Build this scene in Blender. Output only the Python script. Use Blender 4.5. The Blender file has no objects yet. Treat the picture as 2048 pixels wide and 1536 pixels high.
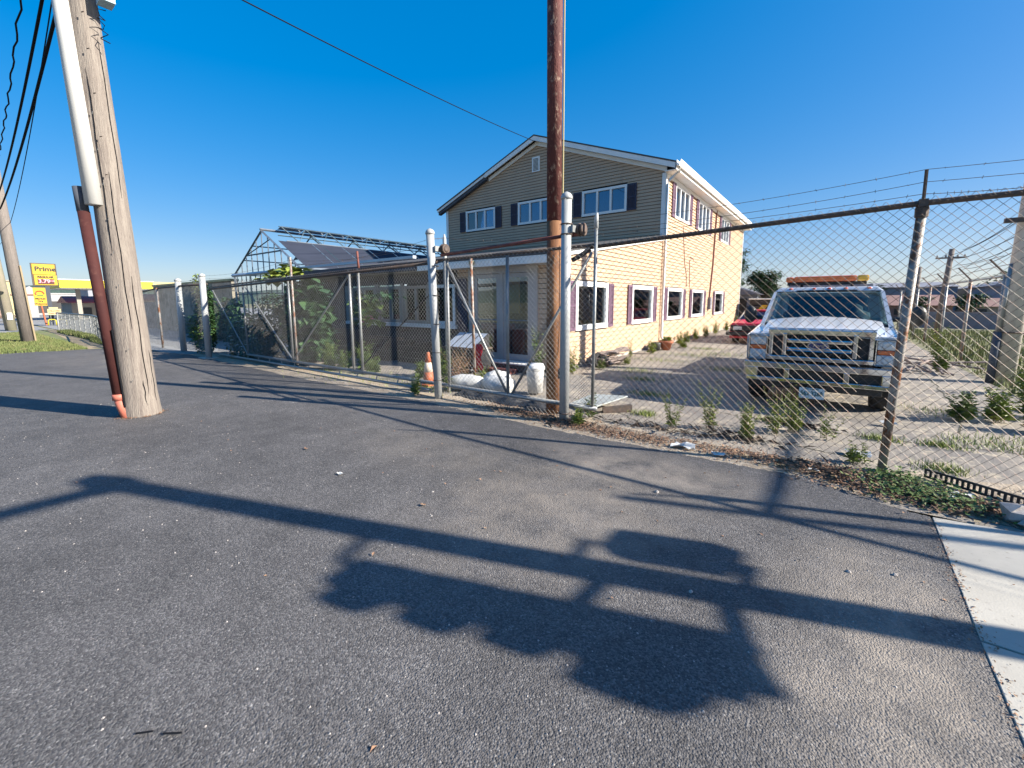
import bpy, math, random
from mathutils import Vector, Matrix, Euler
R = math.radians
random.seed(7)
scene = bpy.context.scene
col = scene.collection

# ------------------------------------------------------------------ camera
cam_d = bpy.data.cameras.new('camera'); cam = bpy.data.objects.new('camera', cam_d); col.objects.link(cam)
FPX, PITCH, YAW, ROLL = 860.0, math.atan(115/860.0), R(36.9), R(0.2)
fw = Vector((-math.sin(YAW)*math.cos(PITCH), math.cos(YAW)*math.cos(PITCH), -math.sin(PITCH)))
rt = Vector((math.cos(YAW), math.sin(YAW), 0)); up = rt.cross(fw)
rt2 = rt*math.cos(ROLL) - up*math.sin(ROLL); up2 = up*math.cos(ROLL) + rt*math.sin(ROLL)
m = Matrix((rt2, up2, -fw)).transposed().to_4x4(); m.translation = Vector((0, 0, 1.55))
cam.matrix_world = m
cam_d.sensor_width = 36; cam_d.lens = FPX/2048*36; cam_d.shift_y = -50/2048
cam_d.clip_start = 0.05; cam_d.clip_end = 6000
scene.camera = cam

# ------------------------------------------------------------------ world, sun, exposure
SUN = Vector((1.81, 0.644, 1.0)).normalized()
w = bpy.data.worlds.new('World'); scene.world = w; w.use_nodes = True
nt = w.node_tree; nt.nodes.clear()
sky = nt.nodes.new('ShaderNodeTexSky'); sky.sky_type = 'NISHITA'; sky.sun_disc = False
sky.sun_elevation = math.asin(SUN.z); sky.sun_rotation = math.atan2(SUN.x, SUN.y)
sky.air_density = 1.0; sky.dust_density = 1.2; sky.ozone_density = 2.0; sky.altitude = 0
hs = nt.nodes.new('ShaderNodeHueSaturation'); hs.inputs['Saturation'].default_value = 2.32
bg = nt.nodes.new('ShaderNodeBackground'); bg.inputs['Strength'].default_value = 0.15
ow = nt.nodes.new('ShaderNodeOutputWorld')
tn = nt.nodes.new('ShaderNodeMix'); tn.data_type = 'RGBA'; tn.blend_type = 'MULTIPLY'; tn.inputs[0].default_value = 1; tn.inputs[7].default_value = (1.0, 1.03, 1.14, 1)
gm = nt.nodes.new('ShaderNodeGamma'); gm.inputs[1].default_value = 0.42
nt.links.new(sky.outputs[0], gm.inputs[0]); nt.links.new(gm.outputs[0], tn.inputs[6]); nt.links.new(tn.outputs[2], hs.inputs['Color']); nt.links.new(hs.outputs[0], bg.inputs['Color']); nt.links.new(bg.outputs[0], ow.inputs['Surface'])
sl = bpy.data.lights.new('sun', 'SUN'); sl.energy = 4.7; sl.angle = R(0.5); sl.color = (1.0, 0.93, 0.82)
so = bpy.data.objects.new('sun', sl); col.objects.link(so)
so.rotation_euler = SUN.to_track_quat('Z', 'Y').to_euler(); so.location = SUN*60
scene.view_settings.view_transform = 'Standard'; scene.view_settings.look = 'None'
scene.view_settings.exposure = 1.36; scene.view_settings.gamma = 1.0
scene.view_settings.use_curve_mapping = False

# ------------------------------------------------------------------ materials
def sock(n, v):
    return n.inputs[v]
MATS = {}
def mat(name, c1, c2=None, c3=None, scale=4.0, rough=0.7, metal=0.0, bump=0.0, bscale=60.0, stretch=(1, 1, 1),
        spot=0.6, spot_scale=None, emit=None, spec=0.5, bdist=0.005, detail=6.0, coat=0.0, mixlo=0.35, mixhi=0.65):
    m = bpy.data.materials.new(name); m.use_nodes = True; t = m.node_tree; b = t.nodes['Principled BSDF']
    b.inputs['Roughness'].default_value = rough; b.inputs['Metallic'].default_value = metal
    b.inputs['Specular IOR Level'].default_value = spec
    b.inputs['Coat Weight'].default_value = coat
    L = t.links.new
    geo = t.nodes.new('ShaderNodeNewGeometry'); mp = t.nodes.new('ShaderNodeMapping'); mp.inputs['Scale'].default_value = stretch
    L(geo.outputs['Position'], mp.inputs['Vector'])
    if c2 is None:
        c2 = tuple(x*0.86 for x in c1)
    n = t.nodes.new('ShaderNodeTexNoise'); n.inputs['Scale'].default_value = scale; n.inputs['Detail'].default_value = detail
    n.inputs['Roughness'].default_value = 0.62
    L(mp.outputs[0], n.inputs['Vector'])
    mr = t.nodes.new('ShaderNodeMapRange'); mr.inputs[1].default_value = mixlo; mr.inputs[2].default_value = mixhi
    L(n.outputs[0], mr.inputs[0])
    mx = t.nodes.new('ShaderNodeMix'); mx.data_type = 'RGBA'
    mx.inputs[6].default_value = (*c1, 1); mx.inputs[7].default_value = (*c2, 1); L(mr.outputs[0], mx.inputs[0])
    out = mx.outputs[2]
    if c3 is not None:
        n2 = t.nodes.new('ShaderNodeTexNoise'); n2.inputs['Scale'].default_value = spot_scale or scale*2.3; n2.inputs['Detail'].default_value = 8
        n2.inputs['Roughness'].default_value = 0.7
        L(mp.outputs[0], n2.inputs['Vector'])
        m2 = t.nodes.new('ShaderNodeMapRange'); m2.inputs[1].default_value = spot-0.04; m2.inputs[2].default_value = spot+0.04
        L(n2.outputs[0], m2.inputs[0])
        x2 = t.nodes.new('ShaderNodeMix'); x2.data_type = 'RGBA'; x2.inputs[7].default_value = (*c3, 1)
        L(m2.outputs[0], x2.inputs[0]); L(out, x2.inputs[6]); out = x2.outputs[2]
    L(out, b.inputs['Base Color'])
    if bump > 0:
        n3 = t.nodes.new('ShaderNodeTexNoise'); n3.inputs['Scale'].default_value = bscale; n3.inputs['Detail'].default_value = 5
        L(mp.outputs[0], n3.inputs['Vector'])
        bp = t.nodes.new('ShaderNodeBump'); bp.inputs['Strength'].default_value = bump; bp.inputs['Distance'].default_value = bdist
        L(n3.outputs[0], bp.inputs['Height']); L(bp.outputs[0], b.inputs['Normal'])
    if emit:
        b.inputs['Emission Color'].default_value = (*emit[:3], 1); b.inputs['Emission Strength'].default_value = emit[3]
    MATS[name] = m
    return m

def asphalt_mat():
    m = bpy.data.materials.new('asphalt'); m.use_nodes = True; t = m.node_tree; b = t.nodes['Principled BSDF']; L = t.links.new
    b.inputs['Roughness'].default_value = 0.78; b.inputs['Specular IOR Level'].default_value = 0.35
    geo = t.nodes.new('ShaderNodeNewGeometry'); P = geo.outputs['Position']
    vo = t.nodes.new('ShaderNodeTexVoronoi'); vo.inputs['Scale'].default_value = 130; L(P, vo.inputs['Vector'])
    bw = t.nodes.new('ShaderNodeSeparateColor'); L(vo.outputs['Color'], bw.inputs[0])
    cr = t.nodes.new('ShaderNodeValToRGB'); e = cr.color_ramp.elements
    e[0].position = 0.0; e[0].color = (0.06, 0.057, 0.056, 1); e[1].position = 1.0; e[1].color = (0.27, 0.255, 0.24, 1)
    k = cr.color_ramp.elements.new(0.55); k.color = (0.108, 0.101, 0.098, 1)
    k = cr.color_ramp.elements.new(0.90); k.color = (0.155, 0.146, 0.140, 1)
    k = cr.color_ramp.elements.new(0.985); k.color = (0.19, 0.18, 0.17, 1)
    L(bw.outputs[0], cr.inputs[0])
    big = t.nodes.new('ShaderNodeTexNoise'); big.inputs['Scale'].default_value = 0.45; big.inputs['Detail'].default_value = 8; big.inputs['Roughness'].default_value = .62; L(P, big.inputs['Vector'])
    mr = t.nodes.new('ShaderNodeMapRange'); mr.inputs[1].default_value = .3; mr.inputs[2].default_value = .72; mr.inputs[3].default_value = .74; mr.inputs[4].default_value = 1.22
    L(big.outputs[0], mr.inputs[0])
    mm = t.nodes.new('ShaderNodeMix'); mm.data_type = 'RGBA'; mm.blend_type = 'MULTIPLY'; mm.inputs[0].default_value = 1
    L(cr.outputs[0], mm.inputs[6]); L(mr.outputs[0], mm.inputs[7])
    n5 = t.nodes.new('ShaderNodeTexNoise'); n5.inputs['Scale'].default_value = 3.2; n5.inputs['Detail'].default_value = 6; n5.inputs['Roughness'].default_value = .7; L(P, n5.inputs['Vector'])
    r5 = t.nodes.new('ShaderNodeMapRange'); r5.inputs[1].default_value = .35; r5.inputs[2].default_value = .68; r5.inputs[3].default_value = .84; r5.inputs[4].default_value = 1.16; L(n5.outputs[0], r5.inputs[0])
    m5 = t.nodes.new('ShaderNodeMix'); m5.data_type = 'RGBA'; m5.blend_type = 'MULTIPLY'; m5.inputs[0].default_value = 1; L(mm.outputs[2], m5.inputs[6]); L(r5.outputs[0], m5.inputs[7])
    out = m5.outputs[2]
    # windblown dust and sand lying in patches of its own
    sep = t.nodes.new('ShaderNodeSeparateXYZ'); L(P, sep.inputs[0])
    nz = t.nodes.new('ShaderNodeTexNoise'); nz.inputs['Scale'].default_value = 2.4; nz.inputs['Detail'].default_value = 8; nz.inputs['Roughness'].default_value = .68; L(P, nz.inputs['Vector'])
    acc = None
    for (x, y, rx, ry, s) in [(-1.35, 3.75, 1.3, .6, .95), (-1.6, 2.7, 1.2, 1.4, .5), (.45, 2.75, .7, .8, .75), (.3, 2.1, .6, .7, .8), (-3.3, 3.0, 1.6, .7, .22), (-7.0, 3.9, 3.0, .5, .2), (-16, 3.0, 4, 2, .3)]:
        vm = t.nodes.new('ShaderNodeVectorMath'); vm.operation = 'SUBTRACT'; vm.inputs[1].default_value = (x, y, 0); L(P, vm.inputs[0])
        v2 = t.nodes.new('ShaderNodeVectorMath'); v2.operation = 'MULTIPLY'; v2.inputs[1].default_value = (1/rx, 1/ry, 0); L(vm.outputs[0], v2.inputs[0])
        v3 = t.nodes.new('ShaderNodeVectorMath'); v3.operation = 'LENGTH'; L(v2.outputs[0], v3.inputs[0])
        mr2 = t.nodes.new('ShaderNodeMapRange'); mr2.inputs[1].default_value = 0.1; mr2.inputs[2].default_value = 1.2; mr2.inputs[3].default_value = s; mr2.inputs[4].default_value = 0
        mr2.interpolation_type = 'SMOOTHSTEP'; L(v3.outputs['Value'], mr2.inputs[0])
        if acc is None: acc = mr2.outputs[0]
        else:
            a = t.nodes.new('ShaderNodeMath'); a.operation = 'MAXIMUM'; L(acc, a.inputs[0]); L(mr2.outputs[0], a.inputs[1]); acc = a.outputs[0]
    nm = t.nodes.new('ShaderNodeMapRange'); nm.inputs[1].default_value = .34; nm.inputs[2].default_value = .66; L(nz.outputs[0], nm.inputs[0])
    a = t.nodes.new('ShaderNodeMath'); a.operation = 'MULTIPLY'; L(acc, a.inputs[0]); L(nm.outputs[0], a.inputs[1])
    dm = t.nodes.new('ShaderNodeMix'); dm.data_type = 'RGBA'; dm.inputs[7].default_value = (0.36, 0.305, 0.245, 1); L(a.outputs[0], dm.inputs[0]); L(out, dm.inputs[6])
    L(dm.outputs[2], b.inputs['Base Color'])
    b1 = t.nodes.new('ShaderNodeBump'); b1.inputs['Strength'].default_value = .9; b1.inputs['Distance'].default_value = .0045; b1.invert = True
    L(vo.outputs['Distance'], b1.inputs['Height'])
    f2 = t.nodes.new('ShaderNodeTexNoise'); f2.inputs['Scale'].default_value = 45; f2.inputs['Detail'].default_value = 4; L(P, f2.inputs['Vector'])
    b2 = t.nodes.new('ShaderNodeBump'); b2.inputs['Strength'].default_value = .5; b2.inputs['Distance'].default_value = .006
    L(f2.outputs[0], b2.inputs['Height']); L(b1.outputs[0], b2.inputs['Normal']); L(b2.outputs[0], b.inputs['Normal'])
    return m

def wood_mat(name, a, b_, c):
    m = mat(name, a, b_, c, scale=6, stretch=(6, 6, .35), spot=.64, spot_scale=14, rough=.9, bump=1.0, bscale=26, bdist=.012)
    return m

def glass_mat(name, tint=(.75, .82, .85), refl=.25):
    m = bpy.data.materials.new(name); m.use_nodes = True; t = m.node_tree; t.nodes.clear(); L = t.links.new
    o = t.nodes.new('ShaderNodeOutputMaterial'); mx = t.nodes.new('ShaderNodeMixShader'); g = t.nodes.new('ShaderNodeBsdfGlossy'); g.inputs['Roughness'].default_value = .015
    g.inputs['Color'].default_value = (.95, .97, 1, 1)
    tr = t.nodes.new('ShaderNodeBsdfTransparent'); tr.inputs['Color'].default_value = (*tint, 1)
    fr = t.nodes.new('ShaderNodeFresnel'); fr.inputs[0].default_value = 1.5
    ad = t.nodes.new('ShaderNodeMath'); ad.inputs[1].default_value = refl; ad.use_clamp = True; L(fr.outputs[0], ad.inputs[0])
    L(ad.outputs[0], mx.inputs[0]); L(tr.outputs[0], mx.inputs[1]); L(g.outputs[0], mx.inputs[2]); L(mx.outputs[0], o.inputs['Surface'])
    MATS[name] = m
    return m

M_ASPH = asphalt_mat()
M_YARD = mat('old_pavement', (.27, .235, .195), (.165, .15, .135), (.38, .325, .245), scale=.9, spot=.57, spot_scale=5, mixlo=.42, mixhi=.6, rough=.92, bump=.9, bscale=45, bdist=.01)
M_DIRT = mat('dirt', (.40, .32, .23), (.24, .19, .14), (.48, .41, .32), scale=2.6, spot=.56, spot_scale=22, rough=.95, bump=1.0, bscale=60, bdist=.012)
M_CONC = mat('concrete', (.46, .43, .37), (.37, .345, .295), (.30, .27, .23), scale=1.6, spot=.63, spot_scale=28, rough=.85, bump=.4, bscale=120, bdist=.003)
M_FIELD = mat('field_earth', (.24, .21, .13), (.16, .17, .08), (.33, .29, .2), scale=.5, spot=.6, spot_scale=3, rough=.95, bump=.6, bscale=15, bdist=.03)
M_LOTG = mat('grey_lot', (.27, .27, .26), (.22, .22, .22), scale=.6, rough=.9)
M_SIDE = mat('cream_vinyl', (.51, .350, .225), (.465, .318, .205), (.385, .27, .18), spot=.66, spot_scale=1.6, stretch=(1, 1, .35), scale=1.5, rough=.55, bump=.12, bscale=90, bdist=.002)
M_WHITE = mat('white_trim', (.80, .79, .76), (.74, .73, .70), scale=3, rough=.45)
M_PURP = mat('purple_shutter', (.115, .06, .105), (.15, .085, .13), scale=9, rough=.6)
M_NAVY = mat('navy_shutter', (.025, .022, .045), (.035, .03, .055), scale=9, rough=.6)
M_ROOF = mat('roof_shingle', (.09, .085, .085), (.06, .06, .06), scale=14, rough=.9, bump=.5)
M_TARP = mat('dark_rake', (.05, .06, .08), (.08, .09, .11), scale=3, rough=.8)
M_GALV = mat('galvanized', (.34, .35, .345), (.24, .25, .25), (.18, .11, .08), scale=5, spot=.69, spot_scale=9, rough=.5, metal=.55, bump=.2, bscale=80, bdist=.002)
M_GALVR = mat('rusty_galvanized', (.38, .36, .33), (.27, .25, .23), (.22, .09, .04), scale=4, spot=.53, spot_scale=9, rough=.65, metal=.3, bump=.4, bscale=70, bdist=.003, stretch=(1, 1, .5))
M_RAIL = mat('weathered_dark_rail', (.07, .06, .055), (.12, .08, .06), (.19, .13, .09), scale=8, spot=.62, rough=.7, metal=.2, bump=.4, bscale=60, bdist=.003)
M_REDRUST = mat('maroon_beam', (.13, .035, .03), (.20, .07, .05), (.08, .03, .03), scale=7, spot=.6, rough=.75, bump=.4, bscale=60, bdist=.003)
M_WIRE = mat('mesh_wire', (.085, .075, .065), (.05, .044, .038), (.09, .045, .028), scale=9, spot=.52, rough=.5, metal=.35)
M_WIREG = mat('glint_mesh_wire', (.42, .41, .39), (.28, .27, .25), (.20, .12, .08), scale=9, spot=.6, rough=.45, metal=.55)  # paler than the fence wire, with the sun's glint painted into the colour
M_BARB = mat('barbed_wire_steel', (.10, .085, .075), (.16, .12, .09), scale=15, rough=.7, metal=.4)
M_POST = mat('white_painted_post', (.42, .43, .42), (.33, .34, .34), (.20, .18, .16), scale=5, spot=.70, spot_scale=9, rough=.55, bump=.3, bscale=50, bdist=.003, stretch=(1, 1, .4))
M_CABLE = mat('black_cable', (.008, .009, .012), (.012, .013, .016), rough=.9, spec=.1)
M_BLACK = mat('black_plastic', (.018, .018, .02), (.03, .03, .03), scale=8, rough=.5)
M_DARKIN = mat('dark_interior', (.035, .03, .03), (.05, .045, .04), scale=2, rough=.9)
M_GLASS = glass_mat('window_glass', (.82, .86, .87), .02)
M_GLASSU = glass_mat('upper_window_glass', (.35, .55, .72), .10)  # blue tint stands in for the sky reflected in the panes
M_CURT = mat('curtain_cloth', (.42, .45, .50), (.33, .36, .42), scale=3, stretch=(12, 12, .2), rough=.9)
M_WOODP = wood_mat('weathered_pole_wood', (.27, .235, .20), (.18, .15, .13), (.09, .075, .065))
M_WOODP2 = wood_mat('grey_pole_wood', (.22, .19, .17), (.16, .14, .125), (.09, .08, .07))
M_ORANGEP = mat('rust_orange_pole', (.165, .068, .026), (.22, .105, .045), (.07, .03, .018), scale=4, spot=.58, spot_scale=9, rough=.8, bump=.5, bscale=40, bdist=.006, stretch=(1, 1, .4))
M_MARPIPE = mat('maroon_conduit', (.045, .014, .014), (.065, .020, .018), (.08, .03, .025), scale=3, spot=.62, rough=.8, spec=.25)
M_TERRA = mat('terracotta', (.46, .16, .085), (.36, .12, .06), scale=12, rough=.8)
M_ORNG = mat('cone_orange', (.42, .11, .045), (.34, .10, .045), (.5, .3, .2), scale=8, spot=.66, rough=.6)
M_BAG = mat('white_plastic', (.62, .62, .60), (.50, .50, .48), (.36, .32, .27), spot=.63, spot_scale=6, scale=8, rough=.45, bump=.5, bscale=14, bdist=.02)
M_WD = mat('old_board_wood', (.11, .08, .06), (.07, .052, .042), scale=6, stretch=(1, 6, 6), rough=.85, bump=.4)
M_GREY = mat('grey_block', (.30, .27, .21), (.21, .19, .15), (.10, .10, .08), scale=.9, spot=.57, spot_scale=1.6, rough=.95, bump=.5, bscale=12, bdist=.02, stretch=(1, 1, .6))
M_CLOTH = mat('shade_cloth', (.035, .042, .065), (.026, .032, .05), scale=2, stretch=(1, .3, 1), rough=.9, spec=.2)
M_CLOTHB = mat('blue_tarp', (.02, .10, .22), (.03, .13, .26), scale=2, rough=.6)
M_ALU = mat('aluminium_frame', (.28, .31, .34), (.20, .23, .26), scale=5, rough=.45, metal=.5)
M_ALUD = mat('dull_green_steel', (.06, .095, .115), (.10, .14, .16), scale=5, rough=.55, metal=.3)
M_GUT = mat('pale_blue_gutter', (.50, .56, .62), (.42, .48, .55), scale=2, rough=.5)
M_YEL = mat('sign_yellow', (.50, .31, .008), (.46, .28, .008), scale=2, rough=.5)
M_YELC = mat('canopy_yellow', (.52, .42, .008), (.48, .38, .008), scale=1, rough=.5)
M_CREAMS = mat('cream_sign_board', (.45, .38, .19), rough=.6)
M_LEDP = mat('led_panel', (.08, .012, .015), rough=.4)
M_LED = mat('led_digit', (.5, .12, .14), emit=(1, .35, .38, .9))
M_INK = mat('black_lettering', (.012, .012, .014), rough=.5)
M_REDINK = mat('red_lettering', (.55, .06, .03), rough=.5)
M_REDR = mat('red_metal_roof', (.36, .05, .05), (.30, .045, .045), scale=1, rough=.6)
M_PALEW = mat('pale_wall', (.32, .29, .24), (.27, .24, .21), scale=.6, rough=.85)
M_WHITEB = mat('white_building', (.34, .34, .335), (.28, .28, .28), scale=.3, rough=.8)
M_GREYB = mat('grey_metal_building', (.22, .24, .28), (.27, .28, .31), scale=.25, stretch=(3, 3, .2), rough=.7)
M_GREYR = mat('grey_building_roof', (.17, .18, .21), (.22, .22, .25), scale=.3, rough=.8)
M_BRICKR = mat('reddish_roof', (.24, .14, .12), (.30, .18, .15), scale=.6, rough=.9)
M_ROCK = mat('tan_rock', (.36, .24, .18), (.26, .19, .16), scale=.8, rough=.95, bump=.6, bscale=4, bdist=.1)
M_HILL = mat('hill_trees', (.028, .055, .052), (.05, .085, .065), scale=.05, rough=1, bump=.8, bscale=.3, bdist=3)
M_TRUCKW = mat('white_truck_paint', (.62, .64, .67), (.56, .58, .61), scale=1, rough=.18, coat=.6)
M_CHROME = mat('chrome', (.62, .64, .66), (.50, .52, .54), scale=3, rough=.09, metal=1.0)
M_LENS = mat('clear_lamp_lens', (.72, .73, .72), (.55, .56, .56), scale=30, rough=.1, coat=.8)
M_AMBER = mat('amber_lens', (.80, .16, .03), (.72, .14, .03), scale=20, rough=.15, coat=.6)
M_AMBERY = mat('yellow_amber_lens', (.80, .42, .04), (.75, .38, .04), scale=20, rough=.15, coat=.6)
M_MARK = mat('orange_marker_lens', (.80, .12, .06), rough=.2, coat=.6)
M_TYRE = mat('tyre_rubber', (.018, .018, .018), (.03, .03, .03), scale=12, rough=.85)
M_SEAT = mat('dark_seat_fabric', (.025, .027, .03), (.04, .04, .045), scale=9, rough=.9)
M_CABIN = mat('cab_lining', (.42, .50, .48), (.33, .40, .38), scale=3, rough=.8)
M_TGLASS = glass_mat('windscreen_glass', (.62, .84, .88), .03)
M_PLATE = mat('plate_pale_blue', (.52, .66, .70), (.58, .68, .72), scale=6, rough=.4)
M_PLATET = mat('plate_teal_ink', (.01, .10, .11), rough=.5)
M_BLUEO = mat('dark_blue_badge', (.01, .03, .14), rough=.15, coat=.8)
M_REDCAR = mat('faded_red_paint', (.62, .035, .05), (.55, .03, .04), scale=2, rough=.35, coat=.3)
M_REDC = mat('red_cloth', (.60, .03, .05), (.45, .02, .03), scale=5, rough=.8)
M_HYDR = mat('hydrant_red', (.45, .03, .07), rough=.5)
M_LEAFY = mat('leaf_yellow_green', (.25, .29, .05), (.15, .21, .035), scale=3, rough=.6)
M_LEAF = mat('leaf_green', (.075, .13, .025), (.13, .18, .04), scale=3, rough=.6)
M_LEAFD = mat('leaf_dark', (.022, .062, .022), (.045, .10, .03), scale=3, rough=.6)
M_LEAFO = mat('leaf_dry', (.34, .20, .12), (.20, .11, .07), (.42, .33, .22), scale=25, spot=.6, rough=.9)
M_GRASS = mat('grass_green', (.105, .14, .04), (.15, .165, .055), (.24, .20, .10), scale=.8, spot=.6, spot_scale=2.0, rough=.8)
M_GROUNDG = mat('grass_soil', (.13, .17, .05), (.18, .17, .08), (.30, .22, .13), scale=.9, spot=.6, spot_scale=1.8, rough=.95)
M_SAND = mat('sandy_path', (.36, .26, .17), (.28, .23, .13), scale=2, rough=.95)
M_STEM = mat('plant_stem', (.16, .17, .06), (.22, .17, .08), scale=5, rough=.8)
M_FLOWER = mat('white_flower', (.75, .76, .72), rough=.8)
M_BARK = mat('split_bark', (.21, .16, .14), (.33, .27, .24), (.08, .06, .055), scale=9, spot=.55, rough=.95, bump=.8, bscale=30, bdist=.01)
M_DARKROOM = mat('dark_red_counter', (.40, .06, .03), (.30, .045, .025), scale=3, rough=.6)
M_TANBOARD = mat('tan_board', (.72, .50, .26), (.60, .42, .22), scale=2, rough=.8)
M_PAPER = mat('printed_paper', (.42, .46, .52), (.45, .5, .56), (.3, .12, .2), scale=9, spot=.66, rough=.6)
M_STEELSH = mat('pale_steel_sheet', (.48, .52, .50), (.40, .44, .42), (.3, .22, .15), scale=4, spot=.64, rough=.55, metal=.2)
M_SHOPY = mat('yellow_plastic', (.75, .50, .04), rough=.4)
M_STRAW = mat('straw_wreath', (.45, .36, .20), (.33, .25, .13), scale=20, rough=.9)
M_PINK = mat('pink_goods', (.50, .12, .22), rough=.6)
M_BLUEG = mat('pale_blue_goods', (.35, .50, .58), rough=.6)
M_STONE = mat('pebble_stone', (.42, .39, .36), (.30, .27, .25), scale=30, rough=.9)

# ------------------------------------------------------------------ mesh helpers
class MB:
    def __init__(s): s.v = []; s.f = []
    def add(s, vs, fs):
        o = len(s.v); s.v += [tuple(p) for p in vs]; s.f += [tuple(i+o for i in f) for f in fs]; return s
    def box(s, x0, x1, y0, y1, z0, z1, T=None):
        vs = [(x, y, z) for z in (z0, z1) for y in (y0, y1) for x in (x0, x1)]
        if T is not None: vs = [T @ Vector(p) for p in vs]
        return s.add(vs, [(0, 2, 3, 1), (4, 5, 7, 6), (0, 1, 5, 4), (2, 6, 7, 3), (0, 4, 6, 2), (1, 3, 7, 5)])
    def hexa(s, b4, t4):
        return s.add(list(b4)+list(t4), [(3, 2, 1, 0), (4, 5, 6, 7), (0, 1, 5, 4), (1, 2, 6, 5), (2, 3, 7, 6), (3, 0, 4, 7)])
    def tube(s, pts, r, n=8, cap=True, r1=None):
        pts = [Vector(p) for p in pts]; rings = []; N = len(pts)
        for i, p in enumerate(pts):
            d = (pts[min(i+1, N-1)]-pts[max(i-1, 0)])
            if d.length < 1e-9: d = Vector((0, 0, 1))
            d.normalize(); a = Vector((0, 0, 1)) if abs(d.z) < .9 else Vector((1, 0, 0))
            u = d.cross(a).normalized(); v = d.cross(u)
            rr = r if r1 is None else r+(r1-r)*i/(N-1)
            if isinstance(r, (list, tuple)): rr = r[i]
            rings.append([p+u*math.cos(2*math.pi*k/n)*rr+v*math.sin(2*math.pi*k/n)*rr for k in range(n)])
        vs = [q for rg in rings for q in rg]; fs = []
        for i in range(N-1):
            for k in range(n):
                a, b = i*n+k, i*n+(k+1) % n; fs.append((a, a+n, b+n, b))
        if cap: fs.append(tuple(range(n))); fs.append(tuple((N-1)*n+k for k in reversed(range(n))))
        return s.add(vs, fs)
    def lathe(s, c, prof, n=20, axis='z'):
        c = Vector(c); vs = []; fs = []
        for (r, h) in prof:
            for k in range(n):
                a = 2*math.pi*k/n; x, y = r*math.cos(a), r*math.sin(a)
                vs.append(c+(Vector((x, y, h)) if axis == 'z' else Vector((x, h, y)) if axis == 'y' else Vector((h, x, y))))
        for i in range(len(prof)-1):
            for k in range(n):
                a, b = i*n+k, i*n+(k+1) % n; fs.append((a, b, b+n, a+n))
        fs.append(tuple(reversed(range(n)))); fs.append(tuple((len(prof)-1)*n+k for k in range(n)))
        return s.add(vs, fs)
    def prism(s, poly, z0, z1):
        n = len(poly); return s.add([(x, y, z0) for x, y in poly]+[(x, y, z1) for x, y in poly],
            [tuple(reversed(range(n))), tuple(range(n, 2*n))]+[(i, (i+1) % n, (i+1) % n+n, i+n) for i in range(n)])
    def quad(s, a, b, c, d): return s.add([a, b, c, d], [(0, 1, 2, 3)])
    def build(s, name, m, parent=None, smooth=False, bevel=0, kind=None, origin=None):
        me = bpy.data.meshes.new(name)
        if origin is None:
            xs = [p[0] for p in s.v]; ys = [p[1] for p in s.v]; zs = [p[2] for p in s.v]
            origin = Vector(((min(xs)+max(xs))/2, (min(ys)+max(ys))/2, min(zs)))
        o3 = Vector(origin)
        me.from_pydata([tuple(Vector(p)-o3) for p in s.v], [], s.f)
        me.materials.append(m)
        if smooth: me.polygons.foreach_set('use_smooth', [True]*len(me.polygons))
        me.update()
        o = bpy.data.objects.new(name, me); col.objects.link(o)
        if parent is not None:
            o.parent = parent; o.location = o3-wloc(parent)
        else: o.location = o3
        if bevel:
            bm_ = o.modifiers.new('bevel', 'BEVEL'); bm_.width = bevel; bm_.segments = 2; bm_.limit_method = 'ANGLE'
        if kind: o['kind'] = kind
        return o
def wloc(o):
    v = Vector(o.location); p = o.parent
    while p: v = v+Vector(p.location); p = p.parent
    return v
def thing(name, label, cat, loc=(0, 0, 0), group=None):
    o = bpy.data.objects.new(name, None); col.objects.link(o); o.location = loc; o.empty_display_size = .2
    o['label'] = label; o['category'] = cat
    if group: o['group'] = group
    return o
def tag(o, label, cat, group=None):
    o['label'] = label; o['category'] = cat
    if group: o['group'] = group
    return o
def copy_tree(o, dloc=None, label=None, parent=None):
    c = o.copy(); col.objects.link(c)
    if parent is not None: c.parent = parent
    if dloc is not None: c.location = Vector(c.location)+Vector(dloc)
    if label: c['label'] = label
    for ch in list(o.children): copy_tree(ch, None, None, c)
    return c
def text_mesh(name, body, size, m, parent, loc, rot, shear=0, ext=.002, kind=None, sx=1.0, thick=None):
    cu = bpy.data.curves.new(name, 'FONT'); cu.body = body; cu.size = size; cu.extrude = ext; cu.shear = shear; cu.align_x = 'CENTER'; cu.align_y = 'CENTER'; cu.offset = size*.02 if thick is None else thick
    tmp = bpy.data.objects.new(name+'_tmp', cu); col.objects.link(tmp)
    bpy.context.view_layer.update()
    me = bpy.data.meshes.new_from_object(tmp.evaluated_get(bpy.context.evaluated_depsgraph_get()))
    bpy.data.objects.remove(tmp)
    me.materials.clear(); me.materials.append(m)
    o = bpy.data.objects.new(name, me); col.objects.link(o); o.rotation_euler = rot; o.scale = (sx, 1, 1)
    if parent: o.parent = parent; o.location = Vector(loc)-wloc(parent)
    else: o.location = loc
    return o
FACE_S = (R(90), 0, 0)          # lettering read from -Y
FACE_E = (R(90), 0, R(90))      # lettering read from +X

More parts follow.
